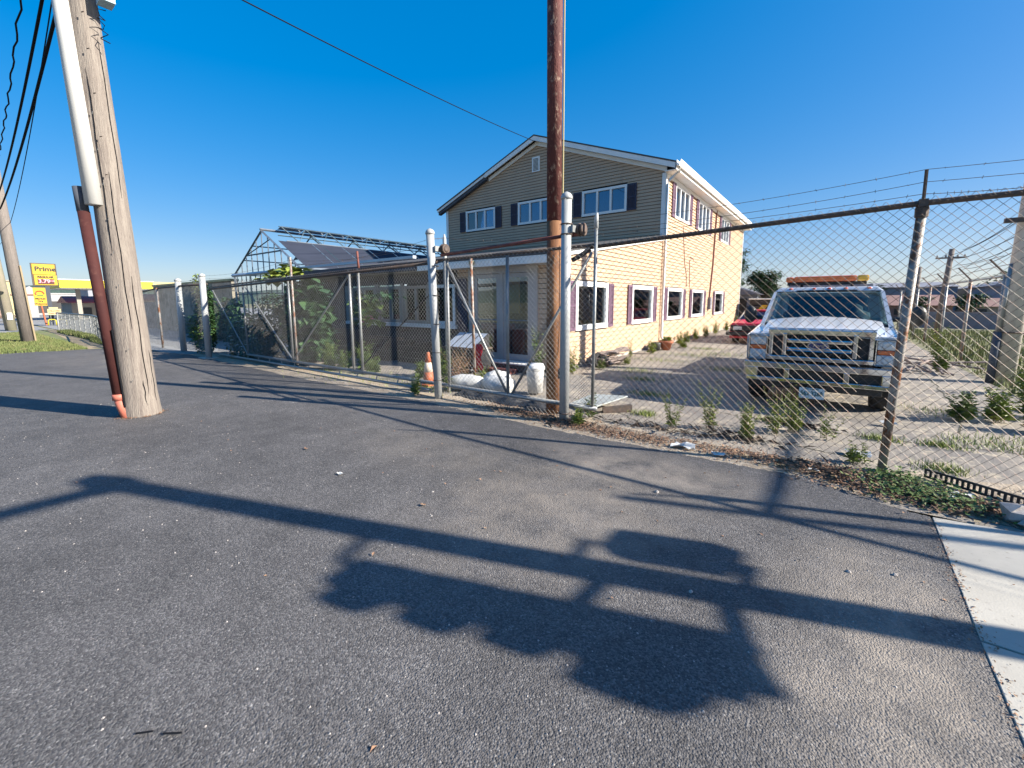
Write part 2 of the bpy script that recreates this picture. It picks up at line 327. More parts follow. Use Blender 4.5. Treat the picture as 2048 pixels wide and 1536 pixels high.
# ------------------------------------------------------------------ setting: ground sheets
def sheet(name, poly, z, m, th=0.0):
    b = MB()
    if th: b.prism(poly, z-th, z)
    else: b.add([(x, y, z) for x, y in poly], [tuple(range(len(poly)))])
    return b.build(name, m, kind='structure')
sheet('ground', [(-1500, -1500), (1500, -1500), (1500, 1500), (-1500, 1500)], -.05, M_FIELD)
sheet('yard_pavement', [(-15.5, 4.2), (2.3, 4.2), (2.45, 9), (2.3, 20), (2.2, 34), (-15.5, 34)], -.006, M_YARD)
sheet('grey_lot', [(-200, 4.25), (-15.5, 4.25), (-15.5, 40), (-200, 60)], -.03, M_LOTG)
sheet('road', [(-400, -14), (-38, -14), (-34.5, 1.5), (-37.3, 4.0), (-90, 4.24), (-400, 4.24)], -.026, M_LOTG)
def jag(a, b, n, amp, rnd):
    return [(a[0]+(b[0]-a[0])*i/n+rnd.uniform(-amp, amp), a[1]+(b[1]-a[1])*i/n+rnd.uniform(-amp, amp)) for i in range(n)]
rnd = random.Random(3)
edge = [(-20.05, 3.3), (-18.2, 4.0), (-15.6, 4.45), (-13.1, 4.42), (-9.6, 4.36), (-6.4, 4.4), (-4.88, 4.45), (-3.0, 4.36), (-2.1, 4.38), (-.75, 4.42), (0, 4.46), (.2, 4.31), (.4, 4.2), (.65, 4.14)]
poly = [(-21.8, -9), (8, -9), (8, -6), (.65, -6)]
poly += [(.657+rnd.uniform(-.004, .004), -6+10.14*i/60) for i in range(1, 60)]
for i in range(len(edge)-1, 0, -1): poly += jag(edge[i], edge[i-1], 14, .022, rnd)
poly += [(-20.05, 3.3), (-20.25, 2.1), (-21.16, 1.1)]
sheet('asphalt_lot', poly, 0.0, M_ASPH, th=.03)
# dirt and silt strip along the foot of the fence
dp = []
for i in range(60):
    x = -15.6+ i*(18.5/59); dp.append((x, 4.30))
for i in range(59, -1, -1):
    x = -15.6+ i*(18.5/59); dp.append((x, 5.0+rnd.uniform(-.05, .16)+.18*math.sin(x*1.3)))
sheet('dirt_strip', dp, -.002, M_DIRT)
# concrete pavement slabs
pv = bpy.data.objects.new('pavement', None); col.objects.link(pv); pv['kind'] = 'structure'
for i in range(5):
    for j in range(6):
        x0 = .645+i*1.52; y1 = 4.22-j*1.52
        if i == 0 and j == 0: b = MB().prism([(x0, y1-1.505), (x0+1.505, y1-1.505), (x0+1.505, y1+.06), (x0+.6, y1), (x0+.02, y1-.08)], -.02, .005)
        else: b = MB().box(x0, x0+1.505, y1-1.505, y1, -.02, .005)
        b.build('pavement_slab', M_CONC, pv, bevel=.003)
ck = MB(); rc_ = random.Random(44)
for pts in ([(-2.3, 5.1), (-1.5, 5.2), (-.67, 5.33), (-.3, 5.42), (.4, 5.3)], [(-1.2, 6.45), (-.26, 6.36), (.24, 6.22), (1.0, 6.35), (2.2, 6.6)], [(-4.2, 10.4), (-3, 10.7), (-1.5, 11.3), (.5, 11.6)], [(-4.6, 8.9), (-3.4, 9.2), (-2.2, 8.9)], [(-2.9, 6.1), (-2.6, 8.0), (-2.4, 10.6), (-2.6, 14)], [(1.2, 6.4), (1.5, 9), (1.6, 12), (1.4, 16)], [(-3.8, 6.2), (-2.6, 5.8), (-1.9, 5.3)], [(-4.3, 13.2), (-2.5, 13.5), (0, 13.4)]):
    for p, q in zip(pts[:-1], pts[1:]):
        L0 = None
        for i in range(13):
            t = i/12; x = p[0]+(q[0]-p[0])*t+(rc_.uniform(-.03, .03) if 0 < i < 12 else 0); y = p[1]+(q[1]-p[1])*t+(rc_.uniform(-.03, .03) if 0 < i < 12 else 0)
            if L0: 
                w2 = rc_.uniform(.004, .013); dx, dy = x-L0[0], y-L0[1]; l_ = math.hypot(dx, dy); nx, ny = -dy/l_*w2, dx/l_*w2
                ck.quad((L0[0]-nx, L0[1]-ny, -.003), (x-nx, y-ny, -.003), (x+nx, y+ny, -.003), (L0[0]+nx, L0[1]+ny, -.003))
            L0 = (x, y)
ck.build('pavement_cracks', mat('crack_soil', (.05, .045, .035), (.09, .085, .05), scale=6, rough=1), kind='structure')
# grass verge
vg = [(-20.0, 3.35), (-20.3, 2.1), (-21.2, 1.1), (-21.8, -6), (-33, -8), (-34.6, 1.5), (-37.3, 3.9), (-30, 4.25), (-21, 4.25)]
gs = sheet('grass_verge', vg, -.004, M_GROUNDG)
sheet('worn_path', [(-20.2, 3.0), (-20.6, 3.75), (-24, 4.05), (-30, 4.1), (-36.5, 4.1), (-36, 3.7), (-29, 3.4), (-23.5, 3.1)], -.001, M_SAND)
# hills: wooded ridge round the horizon
b = MB(); N = 360
vs = []
for i in range(N):
    a = 2*math.pi*i/N
    h = 13+4*math.sin(a*3+1)+2.5*math.sin(a*11)+1.5*math.sin(a*37+2)+random.uniform(-.5, .5)
    az = math.degrees(a) % 360
    if 20 < az < 110: h *= .95
    r0 = 520
    for k, (dr, f) in enumerate([(0, 0), (10, .55), (40, .9), (90, 1.0), (200, .6)]):
        vs.append(((r0+dr)*math.cos(a), (r0+dr)*math.sin(a), -.5+f*h*1.35+(random.uniform(-.6, .6) if k > 0 else 0)))
fs = []
for i in range(N):
    for k in range(4):
        a0 = i*5+k; b0 = ((i+1) % N)*5+k; fs.append((a0, b0, b0+1, a0+1))
b.add(vs, fs); b.build('hills', M_HILL, kind='structure', smooth=True)

# ------------------------------------------------------------------ clapboard walls
EXP = .11
def clap_wall(parent, axis, c, out, u0, u1, z0, ztop_fn, openings, m, zmax, name='siding_board'):
    """axis 'x': wall lies in plane y=c ; 'y': plane x=c. out=+1/-1 outward sign. openings = [(ua,ub,za,zb)]"""
    back = MB()
    def P(u, d, z):
        return (u, c+out*d, z) if axis == 'x' else (c+out*d, u, z)
    k = 0; z = z0
    while z < zmax-.01:
        z1 = z+EXP
        def span(zz):
            lo = hi = None; n = 240
            for i in range(n+1):
                u = u0+(u1-u0)*i/n
                if ztop_fn(u) >= zz-1e-6:
                    if lo is None: lo = u
                    hi = u
            return lo, hi
        la, ha = span(z); lb, hb = span(min(z1, zmax))
        if la is None: break
        if lb is None: lb = hb = (la+ha)/2
        cuts = sorted([(a, b_) for (a, b_, p, q) in openings if p < z1-.02 and q > z+.02])
        segs = []; cur = (la, lb)
        for a, b_ in cuts:
            segs.append((cur, (a, a))); cur = (b_, b_)
        segs.append((cur, (ha, hb)))
        for (sa, sb), (ea, eb) in segs:
            if ea-sa < .03: continue
            v = [P(sa, .028, z+.013), P(ea, .028, z+.013), P(eb, .006, z1), P(sb, .006, z1), P(sa, -.004, z+.013), P(ea, -.004, z+.013), P(eb, -.004, z1), P(sb, -.004, z1)]
            mb = MB().add(v, [(0, 1, 2, 3), (4, 7, 6, 5), (0, 4, 5, 1), (3, 2, 6, 7), (0, 3, 7, 4), (1, 5, 6, 2)])
            mb.build(name, m, parent)
            back.add([P(sa, -.01, z), P(ea, -.01, z), P(eb, -.01, z1), P(sb, -.01, z1)], [(0, 1, 2, 3)])
        z = z1
    back.build('wall', M_DARKIN, parent)  # dark backing shows through the gaps as painted shadow lines under the boards

def window(parent, axis, c, out, ua, ub, za, zb, panes, fm=M_WHITE, gm=M_GLASS, shut=None, shw=.3, curtain=None, casing=.075, glass_d=-.02, sill=True):
    def bx(mb, a, b_, d0, d1, p, q):
        lo, hi = sorted((c+out*d0, c+out*d1))
        if axis == 'x': mb.box(a, b_, lo, hi, p, q)
        else: mb.box(lo, hi, a, b_, p, q)
    root = MB(); f = casing
    bx(root, ua-.01, ub+.01, -.02, .047, zb-f, zb+.01); bx(root, ua-.01, ub+.01, -.02, .055, za-.02, za+f*.9)
    bx(root, ua-.01, ua+f, -.018, .045, za+f*.9, zb-f); bx(root, ub-f, ub+.01, -.018, .045, za+f*.9, zb-f)
    w_ = (ub-ua-2*f)/panes
    for i in range(1, panes):
        u = ua+f+w_*i; bx(root, u-.035, u+.035, -.016, .038, za+f*.9, zb-f)
    fo = root.build('window', fm, parent)
    for i in range(panes):
        g = MB(); a = ua+f+w_*i+(.035 if i else 0); b_ = ua+f+w_*(i+1)-(.035 if i < panes-1 else 0)
        bx(g, a, b_, glass_d, glass_d+.006, za+f*.9, zb-f); g.build('pane', gm, fo)
    if curtain:
        for i in curtain:
            a = ua+f+w_*i+.03; b_ = ua+f+w_*(i+1)-.06; cb = MB(); n = 26; vs = []
            for j in range(n+1):
                u = a+(b_-a)*j/n; d = -.12+.018*math.sin(j*1.9+i)+.008*math.sin(j*.7)
                for zz in (za+f, zb-f-.01): vs.append((u, c+out*d, zz) if axis == 'x' else (c+out*d, u, zz))
            cb.add(vs, [(2*j, 2*j+2, 2*j+3, 2*j+1) for j in range(n)]); cb.build('curtain', M_CURT, fo, smooth=True)
    if shut:
        for (a, b_) in ((ua-.03-shw, ua-.03), (ub+.03, ub+.03+shw)):
            s = MB(); bx(s, a, a+.045, .03, .062, za-.01, zb); bx(s, b_-.045, b_, .03, .062, za-.01, zb)
            bx(s, a+.045, b_-.045, .03, .060, za-.01, za+.06); bx(s, a+.045, b_-.045, .03, .060, zb-.06, zb); bx(s, a+.045, b_-.045, .03, .059, (za+zb)/2-.03, (za+zb)/2+.03)
            so_ = s.build('shutter', shut, parent)
            q = MB(); zz = za+.07
            while zz < zb-.07:
                if abs(zz-(za+zb)/2) > .04: bx(q, a+.045, b_-.045, .03, .054, zz, zz+.022)
                zz += .038
            bx(q, a+.045, b_-.045, .028, .034, za+.05, zb-.05)
            q.build('louvre', shut, so_)
    return fo

# ------------------------------------------------------------------ the house
XS = -4.85; YU = 14.95; YB = 29.6; YF = 8.0; XL = -15.0
house = thing('shop_building', 'cream clapboard shop with gabled upper floor, low front wing and shuttered windows', 'building', (-10, 15, 0))
uw = [(-13.78, -12.09, 4.71, 5.58), (-10.86, -9.17, 4.71, 5.58), (-7.90, -6.17, 4.70, 5.58)]
gable = lambda x: 5.90+1.92*(1-abs(x+9.93)/5.08)
clap_wall(house, 'x', YU, -1, XL, XS, 3.66, gable, uw, M_SIDE, 7.82)
low = [(8.87, 10.60), (12.28, 14.06), (15.55, 17.45), (18.78, 20.7), (22.95, 24.8)]
lowo = [(a, b_, .89, 2.01) for a, b_ in low]
upy = [(16.0, 17.8, 4.47, 5.60), (19.17, 21.05, 4.47, 5.60), (23.5, 25.35, 4.47, 5.60)]
wing_top = lambda y: 2.60+(y-YF)*(3.70-2.60)/(YU-YF)
clap_wall(house, 'y', XS, 1, YF, YU, .06, wing_top, lowo[:2], M_SIDE, 3.7)
clap_wall(house, 'y', XS, 1, YU, YB, .06, lambda y: 5.75, lowo[2:]+upy, M_SIDE, 5.75)
door_o = (-7.30, -5.27, .06, 2.38)
front_o = [(-12.30, -11.10, .98, 1.98), (-10.92, -9.92, .98, 1.98), (-9.80, -8.80, .98, 1.98), (-8.68, -7.80, .98, 1.98)]
M_DSIDE = mat('dark_siding', (.06, .056, .056), (.045, .042, .044), scale=2, rough=.8)  # darker boards for the left part of the shopfront
clap_wall(house, 'x', YF, -1, -7.70, XS, .06, lambda x: 2.48, [door_o], M_SIDE, 2.48)
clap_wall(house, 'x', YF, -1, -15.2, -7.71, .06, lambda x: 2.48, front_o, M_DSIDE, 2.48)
# foundations
MB().box(XS-.2, XS-.004, YF+.02, YB, -.05, .07).build('foundation', M_CONC, house)
# back and left faces, floors and inner box
MB().box(XL, XS-.02, YB, YB+.1, 0, 5.8).build('rear_wall', M_SIDE, house)
MB().box(XL-.1, XL, YU+.02, YB, 0, 5.85).build('left_wall', M_SIDE, house)
inn = MB(); inn.box(-15, XS-.05, 12.4, 12.46, 0, 3.0); inn.box(-15.2, XS-.05, YF+.05, 12.4, -.005, .012); inn.box(-15.1, XS-.05, YF+.1, 12.4, 2.48, 2.5)
inn.box(-8.2, -8.1, YU+.1, YB-.1, .1, 5.6); inn.box(-15, -8.2, YU+1.6, YU+1.66, 3.7, 5.9); inn.box(-8.1, XS-.05, YU+2.0-1.0, YU+1.06, 3.7, 5.8)
inn.build('inner_wall', M_DARKIN, house)
MB().box(-7.15, -6.35, 8.75, 8.79, 1.25, 2.3).build('back_wall_and_reflection', M_TANBOARD, house)  # tan board stands in for a reflection in the upper door glass
MB().box(-7.6, -5.2, 10.4, 10.46, .02, 2.4).build('back_wall_and_reflection', M_WD, house)
# windows
window(house, 'x', YU, -1, *uw[0], 3, gm=M_GLASSU, shut=M_NAVY, shw=.33)
window(house, 'x', YU, -1, *uw[1], 3, gm=M_GLASSU, shut=M_NAVY, shw=.33, curtain=[1, 2])
window(house, 'x', YU, -1, *uw[2], 3, gm=M_GLASSU, shut=M_NAVY, shw=.33, curtain=[0, 1, 2])
for o_ in upy: window(house, 'y', XS, 1, *o_, 3, gm=M_GLASSU, shut=M_PURP, shw=.33)
for o_ in lowo: window(house, 'y', XS, 1, *o_, 1, shut=M_PURP, shw=.3, casing=.11)
for o_ in front_o[:3]: window(house, 'x', YF, -1, *o_, 2, casing=.07, fm=M_PALEW)
window(house, 'x', YF, -1, *front_o[3], 1, casing=.07)
MB().box(-12.6, -7.72, YF-.12, YF-.03, .86, .955).build('window_sill', M_WHITE, house)
for a, b_ in ((-12.62, -12.32), (-11.08, -10.94), (-9.90, -9.82), (-8.78, -8.70)):
    MB().box(a, b_, YF-.07, YF-.03, .957, 2.06).build('pilaster', M_PALEW, house)
s = MB().box(-7.66, -7.36, YF-.07, YF-.03, .72, 2.12); s.build('shutter', M_NAVY, house)
# vent, round fitting
vt = MB(); vt.box(-10.16, -9.80, YU-.045, YU-.012, 6.66, 7.22); v_o = vt.build('gable_vent', M_WHITE, house)
for k in range(10): MB().box(-10.10, -9.86, YU-.056, YU-.046, 6.71+k*.047, 6.71+k*.047+.02).build('vent_slat', M_BLACK, v_o)
MB().lathe((-8.55, YU-.05, 5.02), [(.0, -.03), (.12, -.03), (.13, 0), (.13, .03)], 16, 'y').build('exhaust_vent', M_GREYR, house)
# roof
def slab(mb, pts, th):
    lo = [(x, y, z-th) for x, y, z in pts]; mb.hexa(lo, pts)
pk = 7.98; ev = 5.98
rb = MB(); slab(rb, [(-9.93, YU-.28, pk), (-9.93, YB+.3, pk), (-15.42, YB+.3, ev-.13), (-15.42, YU-.28, ev-.13)], .05); rb.build('roof', M_ROOF, house)
rb = MB(); slab(rb, [(XS+.42, YU-.28, ev), (XS+.42, YB+.3, ev), (-9.93, YB+.3, pk), (-9.93, YU-.28, pk)], .05); rb.build('roof', M_ROOF, house)
def rake(xa, za, xb, zb, h, y0, y1, m, nm):
    MB().hexa([(xa, y0, za-h), (xb, y0, zb-h), (xb, y1, zb-h), (xa, y1, za-h)], [(xa, y0, za), (xb, y0, zb), (xb, y1, zb), (xa, y1, za)]).build(nm, m, house)
zr = lambda x: pk-(pk-ev)*(x+9.93)/(XS+.42+9.93); zl = lambda x: pk-(pk-(ev-.13))*(-9.93-x)/5.49
rake(-9.93, zr(-9.93)-.052, XS+.42, zr(XS+.42)-.052, .17, YU-.27, YU-.24, M_WHITE, 'rake_board')
rake(-9.93, zr(-9.93)-.20, XS+.05, zr(XS+.05)-.20, .15, YU-.06, YU-.03, M_WHITE, 'frieze_board')
rake(-12.45, zl(-12.45)-.052, -9.93, zl(-9.93)-.052, .17, YU-.27, YU-.24, M_WHITE, 'rake_board')
rake(-12.4, zl(-12.4)-.20, -9.93, zl(-9.93)-.20, .14, YU-.06, YU-.03, M_WHITE, 'frieze_board')
rake(-15.40, zl(-15.40)-.052, -12.47, zl(-12.47)-.052, .10, YU-.25, YU-.22, M_WHITE, 'rake_board')
rake(-15.38, zl(-15.38)-.10, -12.47, zl(-12.47)-.10, .17, YU-.20, YU-.02, M_TARP, 'exposed_rafter')
rake(-9.93, zr(-9.93)-.06, XS+.40, zr(XS+.40)-.06, .02, YU-.24, YU-.0, M_WHITE, 'soffit')
rake(-12.4, zl(-12.4)-.06, -9.93, zl(-9.93)-.06, .02, YU-.24, YU-.0, M_WHITE, 'soffit')
# eaves on the sunny side: soffit, fascia, gutter, downspout
MB().box(XS+.018, XS+.40, YU-.2, YB+.28, 5.735, 5.76).build('soffit', M_WHITE, house)
MB().box(XS+.029, XS+.055, YU-.0, YB, 5.60, 5.733).build('frieze_board', M_WHITE, house)
MB().box(XS+.38, XS+.41, YU-.27, YB+.3, 5.73, 5.94).build('fascia', M_WHITE, house)
g = MB(); gp = [(XS+.415, 6.0), (XS+.415, 5.84), (XS+.50, 5.82), (XS+.54, 5.90), (XS+.56, 6.0), (XS+.545, 6.0), (XS+.525, 5.905), (XS+.49, 5.835), (XS+.43, 5.85), (XS+.43, 6.0)]
n = len(gp); g.add([(x, YU-.3, z) for x, z in gp]+[(x, YB+.35, z) for x, z in gp], [(i, (i+1) % n, (i+1) % n+n, i+n) for i in range(n)]+[tuple(range(n))])
g.build('gutter', M_WHITE, house)
ds = MB(); ds.tube([(XS+.48, YU-.1, 5.84), (XS+.46, YU-.08, 5.70), (XS+.16, YU-.06, 5.48), (XS+.09, YU-.05, 5.36), (XS+.09, YU-.05, .34), (XS+.18, YU-.08, .2)], .045, 8); ds.build('downspout', M_WHITE, house, smooth=True)
MB().box(XS-.10, XS+.035, YU-.045, YU-.029, 3.66, 5.74).build('corner_board', M_WHITE, house)
MB().box(XS+.029, XS+.045, YU-.028, YU+.10, 3.70, 5.60).build('corner_board', M_WHITE, house)
MB().box(XL-.02, XL+.10, YU-.045, YU-.029, 3.7, 5.75).build('corner_board', M_WHITE, house)
MB().box(XS+.029, XS+.045, YF-.03, YF+.10, .06, 2.45).build('corner_board', M_WHITE, house)
MB().box(XS-.10, XS+.028, YF-.048, YF-.031, .06, 2.3).build('corner_board', M_WHITE, house)
MB().box(XS+.029, XS+.042, YB-.10, YB+.02, .06, 5.6).build('corner_board', M_WHITE, house)
# wing roof
rb = MB(); slab(rb, [(XS+.12, YF-.42, 2.56), (XS+.12, YU, 3.74), (-15.25, YU, 3.74), (-15.25, YF-.42, 2.56)], .05); rb.build('wing_roof', M_ROOF, house)
MB().hexa([(XS+.03, YF-.1, 2.47), (XS+.08, YF-.1, 2.47), (XS+.08, YU-.02, 3.57), (XS+.03, YU-.02, 3.57)], [(XS+.03, YF-.1, 2.60), (XS+.08, YF-.1, 2.60), (XS+.08, YU-.02, 3.71), (XS+.03, YU-.02, 3.71)]).build('rake_board', M_WHITE, house)
MB().box(-8.75, XS+.1, YF-.42, YF-.39, 2.34, 2.50).build('fascia', M_WHITE, house)
MB().box(-15.2, XS+.1, YF-.385, YF-.02, 2.33, 2.35).build('soffit', M_PALEW, house)
MB().box(-15.3, -8.8, YF-.50, YF-.39, 2.66, 2.73).build('gutter', M_GUT, house)
MB().box(-15.3, -8.8, YF-.46, YF-.40, 2.36, 2.58).build('fascia', M_TARP, house)
# dark panelled part of the shopfront
for k in range(8): MB().box(-15.15+k*.31, -15.15+k*.31+.30, YF-.06, YF-.03, .98, 2.3).build('dark_panel', M_WD, house)
# conduit and meter on the sunny wall
cd = MB().tube([(XS+.05, 22.3, 5.7), (XS+.05, 22.1, 3.2), (XS+.05, 21.75, 1.7)], .035, 6).build('conduit', M_REDRUST, house)
MB().box(XS+.018, XS+.15, 21.6, 21.9, 1.15, 1.7).build('meter_box', M_GREYR, house)
MB().tube([(XS+.03, 17.1, 4.3), (XS+.03, 17.5, 3.0), (XS+.03, 17.8, 2.6), (XS+.03, 17.9, 2.1)], .012, 4).build('stray_cable', M_REDRUST, house)
MB().tube([(XS+.03, 18.8, 3.2), (XS+.03, 18.3, 3.3), (XS+.03, 18.2, 3.1), (XS+.03, 18.35, 2.1)], .012, 4).build('stray_cable', M_REDRUST, house)
# door
dr = MB(); dr.box(-7.30, -7.12, YF-.06, YF, .17, 2.38); dr.box(-5.45, -5.27, YF-.06, YF, .17, 2.38); dr.box(-7.12, -5.45, YF-.06, YF, 2.2, 2.38); dr.box(-6.34, -6.23, YF-.05, YF, .17, 2.2)
M_DOORF = mat('door_grey_white', (.42, .40, .385), (.36, .345, .33), scale=3, rough=.5)
do = dr.build('door_frame', M_DOORF, house, bevel=.004)
for (a, b_) in ((-7.12, -6.345), (-6.225, -5.45)):
    d_ = MB(); st = .085
    d_.box(a, a+st, YF-.035, YF-.005, .2, 2.19); d_.box(b_-st, b_, YF-.035, YF-.005, .2, 2.19); d_.box(a+st, b_-st, YF-.034, YF-.006, .2, .34); d_.box(a+st, b_-st, YF-.034, YF-.006, 2.1, 2.19)
    dd = d_.build('glass_door', M_DOORF, house)
    MB().box(a+st, b_-st, YF-.022, YF-.016, .34, 2.1).build('pane', M_GLASS, dd)
    MB().tube([(a+st-.02, YF-.06, 1.12), (b_-st+.02, YF-.06, 1.12)], .012, 6).build('push_bar', M_ALU, dd)
st_ = MB(); st_.box(-7.35, -5.2, YF-.45, YF-.02, 0, .16); so_ = st_.build('door_step', M_WD, house)
MB().box(-7.35, -5.2, YF-.46, YF-.03, .162, .19).build('door_sill', M_WHITE, house)
MB().box(-6.9, -5.5, YF-.75, YF-.47, -.005, .08).build('door_step', M_REDRUST, house)
# floodlight under eaves
MB().box(-6.88, -6.74, YF-.5, YF-.44, 2.40, 2.48).build('floodlight', M_CREAMS, house, bevel=.01)
# things seen inside the shop
def inside(name, m, lab, cat, *boxes):
    b = MB()
    for bb in boxes: b.box(*bb)
    return tag(b.build(name, m, bevel=.01), lab, cat)
inside('shop_counter', M_DARKROOM, 'dark red counter seen through the lower glass of the double doors', 'counter', (-7.1, -6.36, 8.18, 8.6, .02, 1.0), (-6.2, -5.85, 8.25, 8.6, .02, .9))
inside('display_shelf', M_TANBOARD, 'tan wooden shelving behind the left-hand shopfront windows', 'shelf', (-10.9, -9.2, 9.2, 9.5, .02, .9), (-10.9, -9.2, 9.2, 9.5, 1.1, 1.14), (-10.9, -10.85, 9.2, 9.5, .9, 1.9), (-9.25, -9.2, 9.2, 9.5, .9, 1.9), (-10.9, -9.2, 9.2, 9.5, 1.86, 1.9), (-8.5, -7.5, 9.3, 9.4, 1.2, 1.9))
inside('window_bench', M_WD, 'wooden bench under the first side window inside the shop', 'bench', (-5.9, -5.05, 8.5, 14.5, .5, .86))
b = MB()
def torus(b, c, R0, r0, n=20, k=8, ax='x', tilt=0.):
    vs = []; fs = []
    for i in range(n):
        a = 2*math.pi*i/n
        for j in range(k):
            q = 2*math.pi*j/k; rr = R0+r0*math.cos(q); h = r0*math.sin(q)
            p = (h, rr*math.cos(a), rr*math.sin(a)) if ax == 'x' else (rr*math.cos(a), h, rr*math.sin(a)) if ax == 'y' else (rr*math.cos(a), rr*math.sin(a), h)
            vs.append((c[0]+p[0], c[1]+p[1], c[2]+p[2]))
    for i in range(n):
        for j in range(k): fs.append((i*k+j, ((i+1) % n)*k+j, ((i+1) % n)*k+(j+1) % k, i*k+(j+1) % k))
    b.add(vs, fs); return b
tag(torus(MB(), (-5.2, 9.45, 1.12), .17, .045).build('wreath', M_STRAW, smooth=True), 'straw wreath leaning inside the side window nearest the gate', 'wreath')
tag(torus(MB(), (-5.15, 10.28, 1.04), .10, .04).build('ring', M_CREAMS, smooth=True), 'cream ring beside the yellow jug in the nearest side window', 'ring')
tag(MB().lathe((-5.2, 10.05, .9), [(.07, 0), (.12, .06), (.12, .2), (.05, .3), (.05, .34)], 12).build('jug', M_SHOPY, smooth=True), 'yellow jug standing in the nearest side window', 'jug')
tag(MB().lathe((-5.2, 13.0, .9), [(.12, 0), (.16, .1), (.03, .4), (.02, .55)], 8).build('figurine', M_BLUEG, smooth=True), 'pale figurine standing in the second side window', 'figurine')
tag(MB().box(-5.35, -5.05, 15.7, 16.7, .9, 1.0).build('folded_fabric', M_PINK, bevel=.02), 'pink folded fabric in the third side window', 'fabric')
tag(MB().lathe((-5.2, 19.8, .9), [(.1, 0), (.2, .15), (.16, .35), (.05, .5)], 9).build('vase', M_TERRA, smooth=True), 'reddish vase inside the fourth side window', 'vase')
tag(MB().box(-10.3, -9.6, 8.7, 9.0, .95, 1.5).build('shop_poster', M_BLUEG, bevel=.01), 'pale blue stock box in the shopfront window', 'box')
tag(MB().lathe((-8.2, 8.5, 1.0), [(.08, 0), (.17, .1), (.14, .3), (.04, .4)], 10).build('lamp_base', M_STRAW, smooth=True), 'straw-coloured lamp inside the window next to the dark shutter', 'lamp')
tag(MB().lathe((-5.85, 8.7, .0), [(.12, 0), (.15, .5), (.11, 1.3), (.14, 1.5), (.0, 1.62)], 10).build('display_stand', M_PINK, smooth=True), 'dim pink display stand behind the right-hand glass door', 'stand')

# ------------------------------------------------------------------ posts, mesh
def mesh_panel(x0, x1, y, z0, z1, p=.079, r=.0016, xf=None, zb=None, n=3):
    """woven wire: each wire zigzags down between its neighbours"""
    p = p*.5; b = MB(); x = x0; i = 0
    zf = zb or (lambda x: (z0, z1))
    while x < x1:
        za, zt = zf(x); pts = []; k = 0; z = zt
        while z > za:
            s = 1 if ((k+i) % 2) == 0 else -1
            pts.append((x+s*p*.51, y+.003*s, z)); z -= p*1.0; k += 1
        # tube with constant frame: cheap prism
        vs = []; fs = []; N = len(pts)
        for (px, py, pz) in pts:
            for q in range(n):
                a = 2*math.pi*q/n+.5; vs.append((px+r*1.6*math.cos(a), py+r*math.sin(a)*1.15, pz))
        for j in range(N-1):
            for q in range(n): fs.append((j*n+q, (j+1)*n+q, (j+1)*n+(q+1) % n, j*n+(q+1) % n))
        b.add(vs, fs); x += p; i += 1
    return b
def selvage(x0, x1, y, zf, p=.076, r=.0019):
    b = MB(); x = x0
    while x < x1:
        z = zf(x); b.tube([(x-p*.5, y, z-.02), (x-.004, y+.003, z+.03), (x+.005, y-.003, z+.026), (x+p*.5, y, z-.02)], r, 3, cap=False); x += p
    return b
def cap_post(x, y, z1, r, x1=None, y1=None, name='post', m=M_POST, parent=None, dome=True, base=0.0):
    x1 = x if x1 is None else x1; y1 = y if y1 is None else y1
    pts = [(x, y, base), (x1, y1, z1)]; rs = [r, r]
    b = MB(); b.tube(pts, r, 14)
    if dome:
        b.tube([(x1, y1, z1-.02), (x1, y1, z1), (x1, y1, z1+.02), (x1, y1, z1+.05), (x1, y1, z1+.07)], [r*1.15, r*1.17, r*1.1, r*.75, r*.1], 14)
    return b.build(name, m, parent, smooth=True)
def barbed(parent, pts, sag=.03, seg=14, spacing=.13, r=.0022, seed=1):
    rr = random.Random(seed); P = []
    for a, b_ in zip(pts[:-1], pts[1:]):
        a = Vector(a); b_ = Vector(b_)
        for i in range(seg): t = i/seg; q = a.lerp(b_, t); q.z -= sag*4*t*(1-t)*(b_-a).length/3; P.append(q)
    P.append(Vector(pts[-1]))
    b = MB(); b.tube(P, r, 4)
    for q0, q1 in zip(P[:-1], P[1:]):
        L_ = (q1-q0).length; n = max(1, int(L_/spacing))
        for i in range(n):
            q = q0.lerp(q1, (i+.5)/n)
            for s in range(2):
                d = Vector((rr.uniform(-.3, .3), rr.uniform(-1, 1), rr.uniform(-1, 1))).normalized()*.014
                b.tube([q-d, q+d], .0016, 3)
    return b.build('barbed_wire', M_BARB, parent)

# main fence run (right of the gate)
FY = 5.0
ftop = lambda x: 2.205+.042*(x+2.8) if x < .5 else 2.345+.005*(x-.5)
fence = thing('chain_link_fence', 'rusty chain-link fence with barbed wire in front of the white truck', 'fence', (0.44, FY, 0))
tp = [(-2.70, FY-.14, 2.06), (-2.62, FY-.06, 2.12), (-2.52, FY-.01, 2.20)]
MB().tube(tp, .03, 8).build('rail_elbow', M_BLACK, fence, smooth=True)
MB().tube([(x, FY, ftop(x)) for x in (-2.52, -1.5, -.5, .5, 3.5, 6.6, 9)], .024, 10).build('top_rail', M_RAIL, fence, smooth=True)
mesh_panel(-2.62, 8.6, FY-.028, .02, 2.2, zb=lambda x: (.01+.02*math.sin(x*3), ftop(x)+.008)).build('chain_link_mesh', M_WIRE, fence)
selvage(-2.62, 8.6, FY-.028, lambda x: ftop(x)+.015).build('mesh_selvage', M_WIRE, fence)
